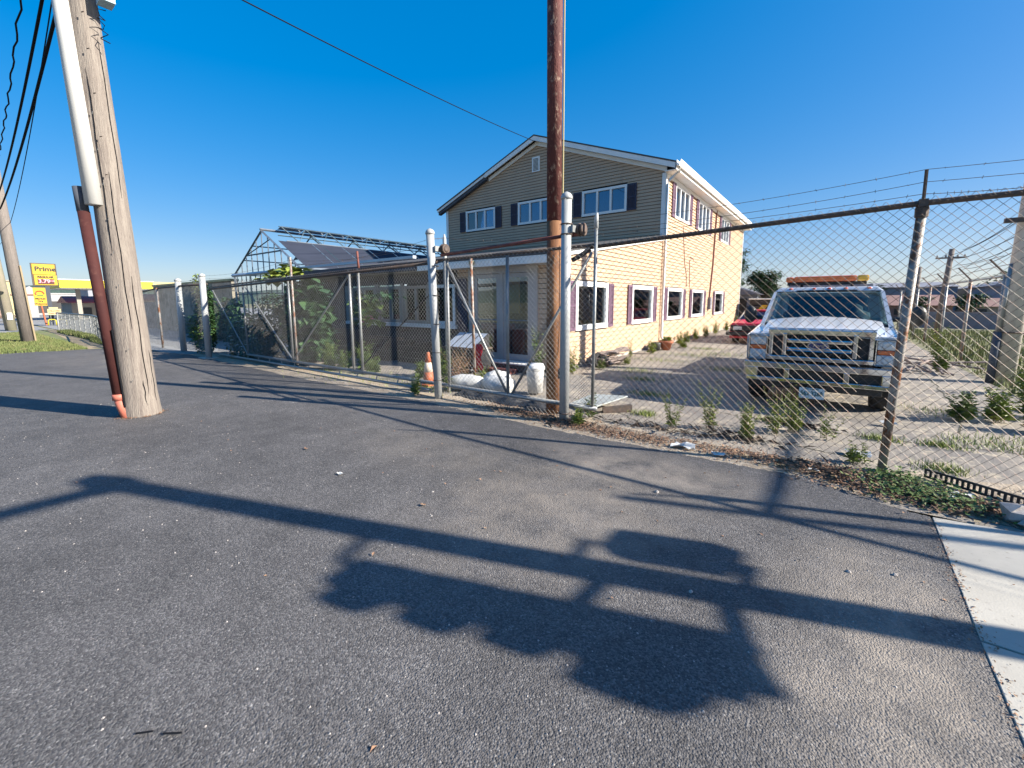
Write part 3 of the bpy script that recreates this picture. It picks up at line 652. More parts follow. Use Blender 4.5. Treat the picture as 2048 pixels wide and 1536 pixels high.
for k, (x, xt) in enumerate(((.44, .505), (3.5, 3.5), (6.55, 6.55))):
    z = ftop(xt); MB().tube([(x, FY+.03, -.02), (xt, FY+.03, z-.1)], .034, 14).build('post', M_GALVR, fence, smooth=True)
    c = MB(); c.lathe((xt, FY+.02, z-.11), [(.044, 0), (.046, .07), (.038, .1), (.02, .12)], 12); c.box(xt-.03, xt+.03, FY-.03, FY+.05, z-.03, z+.03); c.build('post_cap', M_RAIL, fence)
    MB().tube([(xt, FY+.0, z-.02), (xt-.012, FY-.10, z+.245)], .013, 6).build('barb_arm', M_RAIL, fence)
arm = lambda f, xt=.505: (xt-.012*f, FY-.10*f, ftop(xt)-.02+.265*f)
barbed(fence, [(-2.40, FY-.13, 2.50), arm(1), (3.5, FY-.10, 2.60), (6.5, FY-.1, 2.60)], sag=.045, seed=1)
barbed(fence, [(-2.40, FY-.13, 2.40), arm(.66), (3.5, FY-.07, 2.53), (6.5, FY-.07, 2.52)], sag=.05, seed=2)
barbed(fence, [(-2.40, FY-.13, 2.34), arm(.33), (1.05, FY-.04, ftop(1.05)+.03), (3.5, FY-.04, 2.44), (6.5, FY-.04, 2.44)], sag=.03, seed=3)

# the two gate posts and rollers
def roller(x, y, z, parent):
    ro = MB(); torus(ro, (x, y, z), .062, .02, 24, 8, 'x'); torus(ro, (x+.05, y, z), .062, .02, 24, 8, 'x'); ro.lathe((x-.02, y, z), [(.0, 0), (.052, 0), (.052, .09), (.0, .09)], 16, 'x')
    r_ = ro.build('guide_wheel', M_RAIL, parent, smooth=True)
    MB().box(x-.04, x-.01, y-.16, y+.02, z-.04, z+.04).build('wheel_bracket', M_GALV, r_)
pA = thing('gate_post', 'white gate post with guide wheel between the orange cone and the white bags', 'post', (-5.05, 4.74, 0), 'white gate posts')
cap_post(-5.05, 4.74, 2.60, .062, -5.10, 4.70, parent=pA)
roller(-4.98, 4.86, 2.36, pA)
for z in (.3, .75, 1.2, 1.65, 2.1): torus(MB(), (-5.06, 4.735, z), .066, .006, 16, 5, 'z').build('tie_band', M_RAIL, pA)
pB = thing('gate_post', 'tallest pale gate post, standing right beside the rusty orange pole', 'post', (-2.72, 4.74, 0), 'white gate posts')
cap_post(-2.72, 4.74, 2.79, .062, -2.71, 4.72, parent=pB)
roller(-2.60, 4.86, 2.42, pB)
for z in (2.36, 2.48): torus(MB(), (-2.71, 4.725, z), .068, .008, 16, 5, 'z').build('tie_band', M_RAIL, pB)
torus(MB(), (-2.72, 4.74, .12), .068, .008, 16, 5, 'z').build('tie_band', M_RAIL, pB)
torus(MB(), (-2.60, 4.93, .10), .06, .022, 18, 8, 'x').build('caster_wheel', M_TYRE, pB, smooth=True)
pC = thing('gate_post', 'white gate post standing in the vines right of the ivy column', 'post', (-14.06, 4.49, 0), 'white gate posts')
cap_post(-14.06, 4.49, 2.28, .075, -14.04, 4.5, parent=pC)
MB().box(-14.3, -13.8, 4.3, 4.65, -.01, .02).build('base_plate', M_CONC, pC)
pD = thing('gate_post', 'white post left of the ivy column, before the weathered block wall', 'post', (-16.8, 4.69, 0), 'white gate posts')
cap_post(-16.8, 4.69, 2.25, .085, -16.8, 4.72, parent=pD)

# sliding gate
GY = 4.88
gate = thing('sliding_gate', 'long sliding chain-link gate with diagonal braces across the yard entrance', 'gate', (-8, GY, 0))
gt = lambda x: 2.19 if x > -6 else 2.19-(abs(x+6)*.012)
def gp(x, z0, z1, r=.022, x1=None, m=M_GALV, nm='upright'): return MB().tube([(x, GY, z0), (x if x1 is None else x1, GY, z1)], r, 10).build(nm, m, gate, smooth=True)
gp(-2.39, .18, 2.46, .022); MB().tube([(-2.39, GY, 2.42), (-2.39, GY, 2.55), (-2.38, GY, 2.60)], [.028, .026, .012], 10).build('finial', M_POST, gate, smooth=True)
for x in (-3.74, -4.93, -7.6, -10.03, -12.45): gp(x, .18, gt(x), .024)
gp(-7.30, .16, gt(-7.3), .024); gp(-9.85, .12, 2.55, .024, m=M_GALVR); 
MB().tube([(-4.93, GY, 2.14), (-3.77, GY, .24)], .019, 8).build('brace', M_GALV, gate, smooth=True)
MB().tube([(-2.44, GY, 2.14), (-3.66, GY, .24)], .019, 8).build('brace', M_GALV, gate, smooth=True)
MB().tube([(-5.25, GY+.03, 1.75), (-7.45, GY+.03, .24)], .013, 6).build('brace_cable', M_CABLE, gate)
MB().tube([(-7.65, GY, 2.05), (-9.98, GY, .24)], .016, 8).build('brace', M_GALV, gate)
MB().tube([(-12.3, GY, 1.95), (-10.06, GY, .22)], .016, 8).build('brace', M_GALV, gate)
MB().tube([(-14.5, GY, 1.9), (-12.5, GY, .2)], .016, 8).build('brace', M_GALV, gate)
MB().tube([(-2.33, GY, .20), (-5.2, GY, .20), (-12.5, GY, .18)], .03, 10).build('bottom_rail', M_GALV, gate, smooth=True)
MB().tube([(-5.3, GY-.06, .09), (-14.2, GY-.06, .07)], .026, 10).build('track_rail', M_GALV, gate, smooth=True)
for k in range(14):
    x = -5.6-k*.62; MB().tube([(x, GY-.04, .07), (x, GY, .2)], .01, 5).build('track_bracket', M_GALV, gate)
MB().tube([(-2.42, GY+.0, 2.225), (-5.1, GY, 2.205), (-8, GY, 2.15), (-14.5, GY, 2.0)], .021, 8).build('top_rail', M_RAIL, gate, smooth=True)
MB().tube([(-2.6, GY-.05, 2.37), (-5.0, GY-.05, 2.27)], .024, 8).build('track_beam', M_REDRUST, gate, smooth=True)
MB().tube([(-5.1, GY-.04, 2.17), (-9.9, GY-.04, 2.05), (-14.5, GY-.08, 1.93)], .026, 8).build('track_beam', M_RAIL, gate, smooth=True)
mesh_panel(-14.4, -2.40, GY-.03, .1, 2.1, zb=lambda x: ((-.02 if x > -5 else .12)+.012*math.sin(x*5), gt(x)-.01+(.05 if x > -5 else 0)), p=.072, r=.0018).build('chain_link_mesh', M_WIREG, gate)
selvage(-14.4, -5.1, GY-.03, lambda x: gt(x)+.0, p=.14, r=.0019).build('mesh_selvage', M_WIRE, gate)
MB().tube([(-4.55, 5.45, 0), (-4.55, 5.45, 2.2)], .03, 10)
tag(MB().tube([(-5.78, 6.44, 0), (-5.84, 6.44, 2.42)], .03, 10).build('steel_post', M_GALVR, smooth=True), 'thin rust-brown steel post standing in front of the glass doors', 'post')
# left fence run
lf = thing('chain_link_fence', 'far chain-link fence run before the weathered block wall on the left', 'fence', (-20, 4.75, 0))
lt = lambda x: 1.98+(x+22)*.022 if x > -22 else 1.9
for (x, y) in ((-18.65, 4.62), (-21.8, 4.8), (-22.2, 4.8)):
    MB().tube([(x, y, 0), (x, y, lt(x))], .035, 8).build('post', M_GALVR, lf, smooth=True)
MB().tube([(-14.1, 4.62, 2.06), (-16.8, 4.72, 2.07), (-18.65, 4.66, 2.04), (-22.2, 4.82, 1.93)], .028, 8).build('top_rail', M_RAIL, lf, smooth=True)
mesh_panel(-22.2, -14.5, 4.74, .02, 2.0, p=.09, r=.003, zb=lambda x: (.02, lt(x)+.02)).build('chain_link_mesh', M_WIREG, lf)
MB().tube([(-22.2, 4.8, 0), (-22.25, 4.8, 2.55)], .025, 6).build('barb_arm', M_RAIL, lf)
barbed(lf, [(-22.25, 4.8, 2.5), (-16.8, 4.72, 2.22), (-14.05, 4.5, 2.28), (-9.9, 4.86, 2.48), (-5.08, 4.72, 2.42)], sag=.06, spacing=.3, seed=5)
barbed(lf, [(-22.25, 4.8, 2.4), (-16.8, 4.72, 2.15), (-14.05, 4.5, 2.2), (-9.9, 4.86, 2.36), (-5.08, 4.72, 2.52), (-5.30, 5.18, 2.60), (-2.75, 4.78, 2.36)], sag=.06, spacing=.3, seed=6)
tag(MB().tube([(-5.28, 5.2, 0), (-5.30, 5.2, 2.58), (-5.30, 5.2, 2.66)], [.03, .03, .012], 8).build('fence_post', M_POST, smooth=True), 'slim white post just behind the gate post with the cone', 'post')
tag(MB().tube([(-7.45, 5.0, 2.15), (-7.48, 5.0, 2.52)], .022, 8).build('marker_rod', M_REDRUST, smooth=True), 'short dark red rod sticking up above the gate rail', 'rod')

# rusty pole
rp = thing('rusty_pole', 'tall steel pole with peeling maroon and orange rust beside the gate', 'pole', (-3.08, 5.06, 0))
MB().tube([(-3.08, 5.06, -.02), (-3.09, 5.06, 2.6)], .098, 24).build('lower_shaft', M_ORANGEP, rp, smooth=True)
M_MARPOLE = mat('peeling_maroon_pole', (.13, .035, .028), (.07, .02, .018), (.30, .20, .15), scale=3, spot=.585, spot_scale=16, rough=.8, bump=.8, bscale=45, bdist=.01, stretch=(1, 1, .5))
MB().tube([(-3.09, 5.06, 2.6), (-3.12, 5.06, 7.2)], .0985, 24).build('upper_shaft', M_MARPOLE, rp, smooth=True)
MB().tube([(-2.975, 5.10, .05), (-2.975, 5.10, 1.0), (-2.985, 5.10, 2.6), (-3.0, 5.10, 7.0)], .010, 6).build('conduit', M_CREAMS, rp)
MB().tube([(-2.95, 5.06, 2.3), (-2.95, 5.06, 1.2), (-2.93, 5.05, .9), (-2.9, 4.98, .72)], .008, 5).build('cable', M_CABLE, rp)
MB().box(-2.93, -2.83, 4.92, 5.0, .52, .66).build('junction_box', M_BLACK, rp, bevel=.01)

# ------------------------------------------------------------------ wooden utility pole
wp = thing('utility_pole', 'weathered wooden utility pole in the foreground with white and maroon conduits', 'pole', (-7.7, 1.59, 0))
b = MB(); n = 28; vs = []; fs = []; rr_ = random.Random(5)
prof = [rr_.uniform(-.006, .006) for _ in range(n)]
hs_ = [-.05, .05, .3, .8, 1.5, 2.5, 3.5, 4.5, 5.5, 7, 9.2]
for i, z in enumerate(hs_):
    r = .205-.011*z+(.015 if z < .1 else 0); cx = -7.7; cy = 1.59-.020*z
    for k in range(n):
        a = 2*math.pi*k/n; q = r*(1+prof[k]/.1*.35)+rr_.uniform(-.002, .002); vs.append((cx+q*math.cos(a), cy+q*math.sin(a), z))
for i in range(len(hs_)-1):
    for k in range(n): fs.append((i*n+k, i*n+(k+1) % n, (i+1)*n+(k+1) % n, (i+1)*n+k))
fs.append(tuple((len(hs_)-1)*n+k for k in range(n)))
b.add(vs, fs); b.build('shaft', M_WOODP, wp, smooth=True)
# dark splits in the wood
for k, (a, z0, z1) in enumerate(((.3, .3, 1.9), (-.1, 1.2, 3.2), (.75, 0.1, .9), (-.5, 2.2, 4.4), (.5, 2.9, 4.8), (.1, .05, .5))):
    p = []
    for i in range(9):
        z = z0+(z1-z0)*i/8; r = .207-.011*z+.003; aa = a+.03*math.sin(i*1.7+k); p.append((-7.7+r*math.cos(aa), 1.59-.02*z+r*math.sin(aa)*1.0, z))
    MB().tube(p, [.001]+[.005]*7+[.001], 4).build('split', M_CABLE, wp)
g = MB(); g.tube([(-7.62, 1.355, 2.78), (-7.72, 1.31, 5.2), (-7.78, 1.28, 6.6)], .093, 20); g.build('cable_guard', mat('scuffed_white_plastic', (.60, .60, .58), (.52, .52, .50), (.38, .36, .33), scale=2, spot=.68, spot_scale=5, stretch=(3, 3, .5), rough=.45), wp, smooth=True)
for z in (3.15, 3.6, 4.1, 4.6, 5.0): MB().tube([(-7.50, 1.475-.02*(z-3), z), (-7.46, 1.49-.02*(z-3), z)], .006, 6).build('bolt', M_RAIL, wp)
g = MB(); g.tube([(-7.68, 1.365, .28), (-7.74, 1.265, 2.70)], .062, 18); g.build('conduit', M_MARPIPE, wp, smooth=True)
g = MB(); g.tube([(-7.745, 1.262, 2.70), (-7.755, 1.25, 3.0)], .062, 18); g.build('conduit_sleeve', M_TARP, wp, smooth=True)
g = MB(); g.tube([(-7.68, 1.365, .25), (-7.68, 1.365, .33)], .072, 18); g.tube([(-7.68, 1.365, .27), (-7.67, 1.375, .18), (-7.64, 1.42, -.01)], .058, 16); g.build('conduit_elbow', mat('salmon_plastic', (.52, .17, .11), (.42, .13, .09), scale=6, rough=.6), wp, smooth=True)
MB().tube([(-7.60, 1.40, .15), (-7.62, 1.37, 1.2)], .012, 6).build('ground_wire', M_CABLE, wp)
MB().box(-7.5, -7.3, 1.58, 1.72, 5.15, 5.6).build('pole_box', M_BLUEG, wp)
p = [(-7.45+.05*math.sin(i*1.9), 1.60+.05*math.cos(i*2.3), 5.1-.035*i) for i in range(12)]
MB().tube(p, .006, 5).build('loose_cable', M_CABLE, wp)
for k in range(9):
    z = .5+k*.42; MB().tube([(-7.50-.004*k, 1.50-.02*z, z), (-7.485-.004*k, 1.505-.02*z, z+.03)], .004, 4).build('staple', M_GALV, wp)
# overhead lines
def line(name, a, b_, sag, r, lab, wob=0.0, seed=0, grp='overhead lines on the left'):
    a = Vector(a); b_ = Vector(b_); rr = random.Random(seed); P = []
    N = 60
    for i in range(N+1):
        t = i/N; q = a.lerp(b_, t); q.z -= sag*4*t*(1-t); 
        if wob: q.z += wob*math.sin(i*2.1); q.y += wob*math.cos(i*1.7)
        P.append(q)
    return tag(MB().tube(P, r, 6).build(name, M_CABLE, smooth=True), lab, 'cable', grp)
line('overhead_cable', (-7.7, 1.25, 6.6), (-26, 1.86, 6.3), .35, .014, 'wavy spiral-wrapped overhead cable, leftmost at the top left corner', wob=.02)
line('overhead_cable', (-7.7, 1.42, 6.3), (-26, 1.9, 5.6), .25, .022, 'thick overhead cable, middle of the three at the top left')
line('overhead_cable', (-7.72, 1.50, 5.95), (-26, 1.9, 5.1), .25, .024, 'thickest overhead cable meeting the white conduit at the top left')
line('overhead_cable', (-7.72, 1.46, 6.25), (-40, 2.6, 4.9), .9, .009, 'thinnest overhead wire crossing behind the thick cables at the left')
line('service_wire', (-9.95, 14.68, 7.75), (-8.1, 1.55, 6.45), .12, .011, 'single service wire running from the house gable to the top edge', grp='service wire')
# other poles on the left
def pole(x, y, h, r, lx, ly, lab, m=M_WOODP2, extra=None):
    t = thing('utility_pole', lab, 'pole', (x, y, 0), 'utility poles')
    MB().tube([(x, y, -.05), (x+lx*.5, y+ly*.5, h*.5), (x+lx, y+ly, h)], [r*1.1, r, r*.85], 14).build('shaft', m, t, smooth=True)
    return t
t = pole(-25.65, 2.08, 7.5, .17, 0, -.22, 'grey wooden utility pole standing in the grass, left of the yellow signs')
MB().tube([(-25.5, 2.28, 0), (-25.5, 2.16, 3.0)], .03, 6).build('conduit', M_SAND, t)
t = pole(-38.5, 2.55, 11, .22, 0, -.6, 'mossy far utility pole at the left edge behind the hydrant', m=mat('mossy_wood', (.24, .23, .15), (.30, .26, .2), scale=2, rough=.9))
MB().box(-38.3, -38.2, 2.45, 2.65, .6, 1.0).build('reflector_plate', M_WHITE, t)

# hydrant
hy = thing('fire_hydrant', 'dark red and white fire hydrant with marker rod on the grass', 'hydrant', (-36.6, 2.95, 0))
MB().lathe((-36.6, 2.95, 0), [(.2, 0), (.2, .08), (.13, .1), (.13, .5), (.17, .52)], 12).build('barrel', M_HYDR, hy, smooth=True)
MB().lathe((-36.6, 2.95, .52), [(.19, 0), (.17, .1), (.08, .22), (.03, .3)], 12).build('bonnet', M_WHITE, hy, smooth=True)
MB().tube([(-36.6, 2.72, .4), (-36.6, 3.18, .4)], .07, 8).build('outlet', M_WHITE, hy)
MB().tube([(-36.6, 2.95, .8), (-36.6, 2.86, 3.0)], .07, 8).build('marker_rod', M_WHITE, hy)
MB().lathe((-36.6, 2.86, 3.0), [(.18, 0), (.2, .06), (.05, .12)], 10).build('rod_cap', M_CREAMS, hy)

# petrol station sign etc
def signtext(body, size, m, parent, x, y, z, nm='lettering', sx=1.0): return text_mesh(nm, body, size, m, parent, (x, y, z), FACE_E, sx=sx)
ps = thing('price_sign', 'tall yellow price sign on a dark post reading Prime and 3.79', 'sign', (-45, 4.95, 0))
MB().box(-45.12, -45.0, 4.34, 5.46, 3.54, 4.27).build('sign_panel', M_YEL, ps, bevel=.02)
MB().box(-45.12, -45.0, 4.38, 5.50, 2.82, 3.52).build('sign_panel', M_YEL, ps, bevel=.02)
MB().box(-45.17, -45.03, 4.29, 5.53, 2.76, 4.33).build('sign_frame', M_WD, ps)
MB().box(-44.99, -44.97, 4.55, 5.34, 2.90, 3.24).build('led_display', M_LEDP, ps)
MB().box(-45.25, -45.05, 4.85, 5.08, 0, 2.76).build('sign_post', mat('navy_post', (.03, .04, .06), rough=.6), ps)
signtext('Prime', .42, M_INK, ps, -44.97, 4.98, 3.93, sx=1.05); signtext('REGULAR', .19, M_INK, ps, -44.97, 4.94, 3.38, sx=.95)
signtext('3.79', .34, M_LED, ps, -44.96, 4.85, 3.08); signtext('9/10', .15, M_LED, ps, -44.96, 5.22, 3.1)
bs = thing('yellow_sign', 'yellow sign with a red arc logo on an orange pole, below the price sign', 'sign', (-44.6, 4.6, 0))
MB().box(-44.66, -44.6, 4.20, 4.80, 1.38, 2.62).build('sign_panel', M_YEL, bs)
MB().tube([(-44.63, 4.62, 0), (-44.63, 4.5, 1.4)], .05, 8).build('pole', M_ORNG, bs)
a_ = MB(); P = [(-44.58, 4.5+.2*math.cos(t), 2.22+.17*math.sin(t)) for t in [R(-10+i*20) for i in range(12)]]; a_.tube(P, .035, 6); a_.build('logo_arc', M_REDINK, bs)
MB().box(-44.59, -44.57, 4.38, 4.66, 2.05, 2.14).build('logo_leaf', M_LEAF, bs)
signtext('Market', .17, M_INK, bs, -44.58, 4.5, 1.86); signtext('We', .15, M_INK, bs, -44.58, 4.5, 1.68); signtext('Welcome', .15, M_INK, bs, -44.58, 4.5, 1.50)
cs = thing('cream_sign', 'low cream notice board with red writing at the foot of the price sign', 'sign', (-44.3, 5.0, 0))
MB().box(-44.34, -44.3, 4.72, 5.38, .72, 1.14).build('sign_board', M_CREAMS, cs); MB().box(-44.34, -44.3, 4.80, 5.25, 1.145, 1.26).build('sign_board', M_CREAMS, cs)
for y_ in (4.85, 5.25): MB().tube([(-44.36, y_, 0), (-44.36, y_, 1.0)], .02, 5).build('leg', M_GALV, cs)
signtext('WELCOME', .12, M_REDINK, cs, -44.29, 5.04, 1.0); signtext('Open Daily', .12, M_REDINK, cs, -44.29, 5.05, .84)
for k, (y0, lab) in enumerate(((4.66, 'yellow hoop guard rail at the foot of the price sign, left one'), (5.15, 'yellow hoop guard rail at the foot of the price sign, right one'))):
    P = [(-44.1, y0, 0), (-44.1, y0, .3), (-44.1, y0+.06, .4), (-44.1, y0+.34, .4), (-44.1, y0+.4, .3), (-44.1, y0+.4, 0)]
    tag(MB().tube(P, .04, 8).build('guard_rail', M_YELC, smooth=True), lab, 'guard rail', 'yellow hoop guards')
# canopy
cn = thing('station_canopy', 'flat yellow petrol station canopy behind the utility pole', 'canopy', (-58, 10, 0))
MB().box(-62, -55, 6.8, 13.35, 2.9, 3.6).build('fascia', M_YELC, cn)
MB().box(-62.05, -54.95, 6.75, 13.4, 3.605, 3.66).build('roof_edge', M_WHITE, cn)
MB().box(-62, -54.98, 13.36, 16.5, 3.25, 3.62).build('side_fascia', M_CREAMS, cn)
MB().box(-61.9, -55.1, 6.9, 13.3, 2.84, 2.895).build('soffit', M_WHITE, cn)
for x_, y_ in ((-57, 8.2), (-57, 12.2), (-60, 12.2)): MB().box(x_-.15, x_+.15, y_-.15, y_+.15, 0, 2.84).build('column', M_PALEW, cn)
def house_box(nm, lab, x0, x1, y0, y1, h, rh, wm, rm, ridge='y', cat='building', wins=(), group=None, dark=None):
    t = thing(nm, lab, cat, ((x0+x1)/2, (y0+y1)/2, 0), group)
    MB().box(x0, x1, y0, y1, -.05, h).build('wall', wm, t)
    e = .3
    if rh > 0:
        if ridge == 'y': v = [(x0-e, y0-e, h), (x1+e, y0-e, h), (x1+e, y1+e, h), (x0-e, y1+e, h), ((x0+x1)/2, y0-e, h+rh), ((x0+x1)/2, y1+e, h+rh)]; f = [(0, 1, 4), (1, 2, 5, 4), (2, 3, 5), (3, 0, 4, 5), (3, 2, 1, 0)]
        else: v = [(x0-e, y0-e, h), (x1+e, y0-e, h), (x1+e, y1+e, h), (x0-e, y1+e, h), (x0-e, (y0+y1)/2, h+rh), (x1+e, (y0+y1)/2, h+rh)]; f = [(0, 1, 5, 4), (1, 2, 5), (2, 3, 4, 5), (3, 0, 4), (3, 2, 1, 0)]
        MB().add([(a, b_, c+.002) for a, b_, c in v], f).build('roof', rm, t)
    else: MB().box(x0-.1, x1+.1, y0-.1, y1+.1, h+.002, h+.15).build('roof', rm, t)
    for (ax, c, a, b_, p, q) in wins:
        w_ = MB()
        if ax == 'x': w_.box(a, b_, c-.06, c-.004, p, q)
        else: w_.box(c+.004, c+.06, a, b_, p, q)
        fo = w_.build('window', M_BLACK, t)
    return t
house_box('station_shop', 'petrol station shop with a bright red sloping roof and arched doorway', -66, -60.2, 8.1, 10.4, 1.55, .7, M_PALEW, M_REDR, 'y', wins=[('y', -60.2, 8.9, 9.5, .1, 1.1), ('y', -60.2, 9.8, 10.1, .1, 1.2)])
house_box('station_wing', 'long red-roofed brick wing seen through the left fence', -66, -61, 11.0, 18, 1.8, .75, M_PALEW, M_REDR, 'y', wins=[('y', -61, 12, 13, .7, 1.3)])
house_box('grey_tower', 'grey two-storey block behind the petrol station', -74, -68, 10.6, 14, 3.3, 0, M_GREYB, M_GREYR, wins=[('y', -68, 11.1, 11.9, 2.2, 2.8)])
house_box('white_warehouse', 'long low white warehouse behind the price sign', -95, -88, 4.8, 14, 2.8, 0, M_WHITEB, M_WHITEB, wins=[('y', -88, 8.2, 11.2, .2, 1.8)])
house_box('white_house', 'small white gabled house on the far left skyline', -110, -102, 7.5, 11, 2.7, 1.5, M_WHITEB, M_WHITEB, 'x', group='far houses')
house_box('cream_house', 'cream flat-topped house behind the mossy pole', -80, -72, 3.2, 5.4, 3.9, 0, M_CREAMS, M_PALEW, wins=[('y', -72, 3.9, 4.6, 2.6, 3.2)])
house_box('blue_house', 'pale blue-grey house at the far left edge', -85, -78, -2, 1.8, 2.6, 1.1, M_BLUEG, M_GREYR, 'y', wins=[('y', -78, -.5, .3, 1.2, 2.0)])
house_box('low_shed', 'low pale shed behind the rubble', -78, -72, 5.2, 7.0, 2.4, .0, M_WHITEB, M_BRICKR)
# rubble
rk = random.Random(11)
for k in range(26):
    x = rk.uniform(-60, -56); y = rk.uniform(-1.5, 4.6); r = rk.uniform(.25, .6); zz = rk.uniform(0, .9)
    n1 = 7; vs = []; 
    b = MB(); prof = [(r*.6, 0), (r, r*.35), (r*.9, r*.8), (r*.4, r*1.1)]
    b.lathe((x, y, zz), prof, 7); b.v = [(p[0]+rk.uniform(-.12, .12), p[1]+rk.uniform(-.12, .12), p[2]+rk.uniform(-.08, .08)) for p in b.v]
    tag(b.build('boulder', M_ROCK), 'tan boulder in the rubble heap across the road', 'rock', 'boulders in the rubble heap')
# low fence on left
lw = thing('low_fence', 'low grey chain-link fence along the grass beside the station', 'fence', (-30, 4.2, 0))
lowl = lambda x: 4.22 if x < -27 else 4.22-(x+27)*.11
P = [(x, lowl(x), 1.0) for x in (-36.2, -32, -27, -24, -21)]
MB().tube(P, .03, 6).build('top_rail', M_GALV, lw)
for k in range(13):
    x = -36.2+k*1.25; MB().tube([(x, lowl(x), 0), (x, lowl(x), 1.0)], .028 if k else .05, 6).build('post', M_GALV, lw)
mp = MB(); x = -36.2
while x < -21:
    y = lowl(x); z = 0
    mp.tube([(x, y, 0), (x+.5, lowl(x+.5), 1.0)], .004, 3, cap=False); mp.tube([(x+.5, lowl(x+.5), 0), (x, y, 1.0)], .004, 3, cap=False); x += .1
mp.build('chain_link_mesh', M_GALV, lw)

# ------------------------------------------------------------------ block wall
bw_ = thing('block_wall', 'weathered tall block wall behind the vines and left fence', 'wall', (-27, 8.1, 0))
MB().box(-32.9, -21.55, 8.0, 8.25, -.05, 2.50).build('wall_body', M_GREY, bw_)
MB().box(-33.0, -21.5, 7.94, 8.3, 2.503, 2.60).build('coping', M_CREAMS, bw_)
MB().box(-40, -32.95, 8.1, 8.3, -.05, 1.6).build('low_wall', mat('dark_stained_block', (.16, .17, .19), (.08, .09, .10), (.20, .17, .14), scale=.8, spot=.6, rough=.95), bw_)

# ------------------------------------------------------------------ greenhouse
gh = thing('greenhouse', 'bare greenhouse frame with grey shade cloth on its roof slope', 'greenhouse', (-18.3, 12, 0))
GX0, GX1, GXR, GZE, GZR, GY0, GY1 = -21.1, -15.42, -18.26, 2.74, 4.33, 8.0, 24.0
def bar(a, b_, r=.035, m=M_ALUD, nm='rafter', n=4): return MB().tube([a, b_], r, n).build(nm, m, gh)
for k in range(9):
    y = GY0+k*2.0
    bar((GX0, y, GZE), (GXR, y, GZR), .045 if k == 0 else .035); bar((GX1, y, GZE), (GXR, y, GZR), .045 if k == 0 else .035, M_ALU if k == 0 else M_ALUD)
    bar((GX0, y, 0), (GX0, y, GZE), .05, M_ALU, 'column'); 
    if k < 4: bar((GX1, y, 0), (GX1, y, GZE), .05, M_ALU, 'column')
    if k in (0, 1, 3, 5): bar((-19.8, y, 3.47), (-16.7, y, 3.47), .03, M_ALUD, 'tie_beam'); bar((-19.8, y, 3.47), (-17.6, y, 3.95), .025, M_ALUD, 'tie_beam')
for (x, z) in ((GX0, GZE), (-20.1, 3.3), (-19.2, 3.82)): bar((x, GY0, z), (x, GY1, z), .022, M_ALUD, 'purlin')
bar((GXR, GY0-.05, GZR+.05), (GXR, GY1, GZR+.05), .05, M_ALU, 'ridge_beam')
bar((GX1, GY0, GZE), (GX1, GY1, GZE), .06, M_ALU, 'eave_beam'); bar((GX0-.1, GY0-.05, GZE-.03), (GX1+.1, GY0-.05, GZE-.03), .07, M_GUT, 'eave_beam')
for k in range(11):
    x = -20.8+k*.5; zt = GZR-(GZR-GZE)*abs(x-GXR)/2.84; bar((x, GY0, GZE), (x, GY0, zt), .022, M_ALU, 'glazing_bar')
for k in range(13):
    x = -20.85+k*.44; bar((x, GY0, .02), (x, GY0, GZE-.08), .02, M_ALUD, 'glazing_bar')
bar((GX0, GY0, 1.0), (GX1, GY0, 1.0), .03, M_ALUD, 'sill_rail'); bar((GX0, GY0, 1.9), (GX1, GY0, 1.9), .02, M_ALUD, 'sill_rail')
for k in range(10):
    y = GY0+.6+k*1.5; bar((GX0, y, .02), (GX0, y, GZE), .02, M_ALUD, 'glazing_bar')
# ridge vent: raised strip with zigzag struts on the shade cloth side
def rs(t, off=0): return (GXR+(GX1-GXR)*t, GZR+(GZE-GZR)*t+off)
x0_, z0_ = rs(.17, .10)
bar((x0_, GY0+.4, z0_), (x0_, GY1, z0_), .022, M_ALUD, 'vent_rail'); xa, za = rs(.04, .25)
x1_, z1_ = rs(.26, .02); bar((x1_, GY0+.6, z1_), (x1_, GY1, z1_), .03, M_ALU, 'vent_rail')
for k in range(16):
    y = GY0+.6+k*1.0
    MB().add([(GXR, y, GZR+.12), (GXR, y+.96, GZR+.12), (xa+.25, y+.96, za+.02), (xa+.25, y, za+.02), (GXR, y, GZR+.135), (GXR, y+.96, GZR+.135), (xa+.25, y+.96, za+.035), (xa+.25, y, za+.035)],
        [(3, 2, 1, 0), (4, 5, 6, 7), (0, 1, 5, 4), (1, 2, 6, 5), (2, 3, 7, 6), (3, 0, 4, 7)]).build('vent_panel', M_GLASSU, gh)
    bar((xa+.25, y, za), (x1_, y+.5, z1_), .02, M_ALUD, 'vent_strut'); bar((x1_, y+.5, z1_), (xa+.25, y+.96, za), .014, M_ALUD, 'vent_strut')
bar((xa+.25, GY0+.5, za), (xa+.25, GY1, za), .022, M_ALUD, 'vent_rail')
for k in range(8):
    y = GY0+.25+k*1.35; ta, tb = .27, .98; m_ = M_CLOTH if k < 7 else M_CLOTHB
    n = 5; vs = []
    for j in range(n+1):
        for i in range(n+1):
            x, z = rs(ta+(tb-ta)*i/n, .02); vs.append((x, y+1.33*j/n, z-.02*math.sin(math.pi*j/n)*math.sin(math.pi*i/n)))
    MB().add(vs, [(j*(n+1)+i, j*(n+1)+i+1, (j+1)*(n+1)+i+1, (j+1)*(n+1)+i) for j in range(n) for i in range(n)]).build('shade_cloth', m_, gh, smooth=True)
    bar((rs(ta)[0], y+1.34, rs(ta, .035)[1]), (rs(tb)[0], y+1.34, rs(tb, .035)[1]), .012, M_ALU, 'cloth_batten')
k = 8; y = GY0+.25+8*1.35
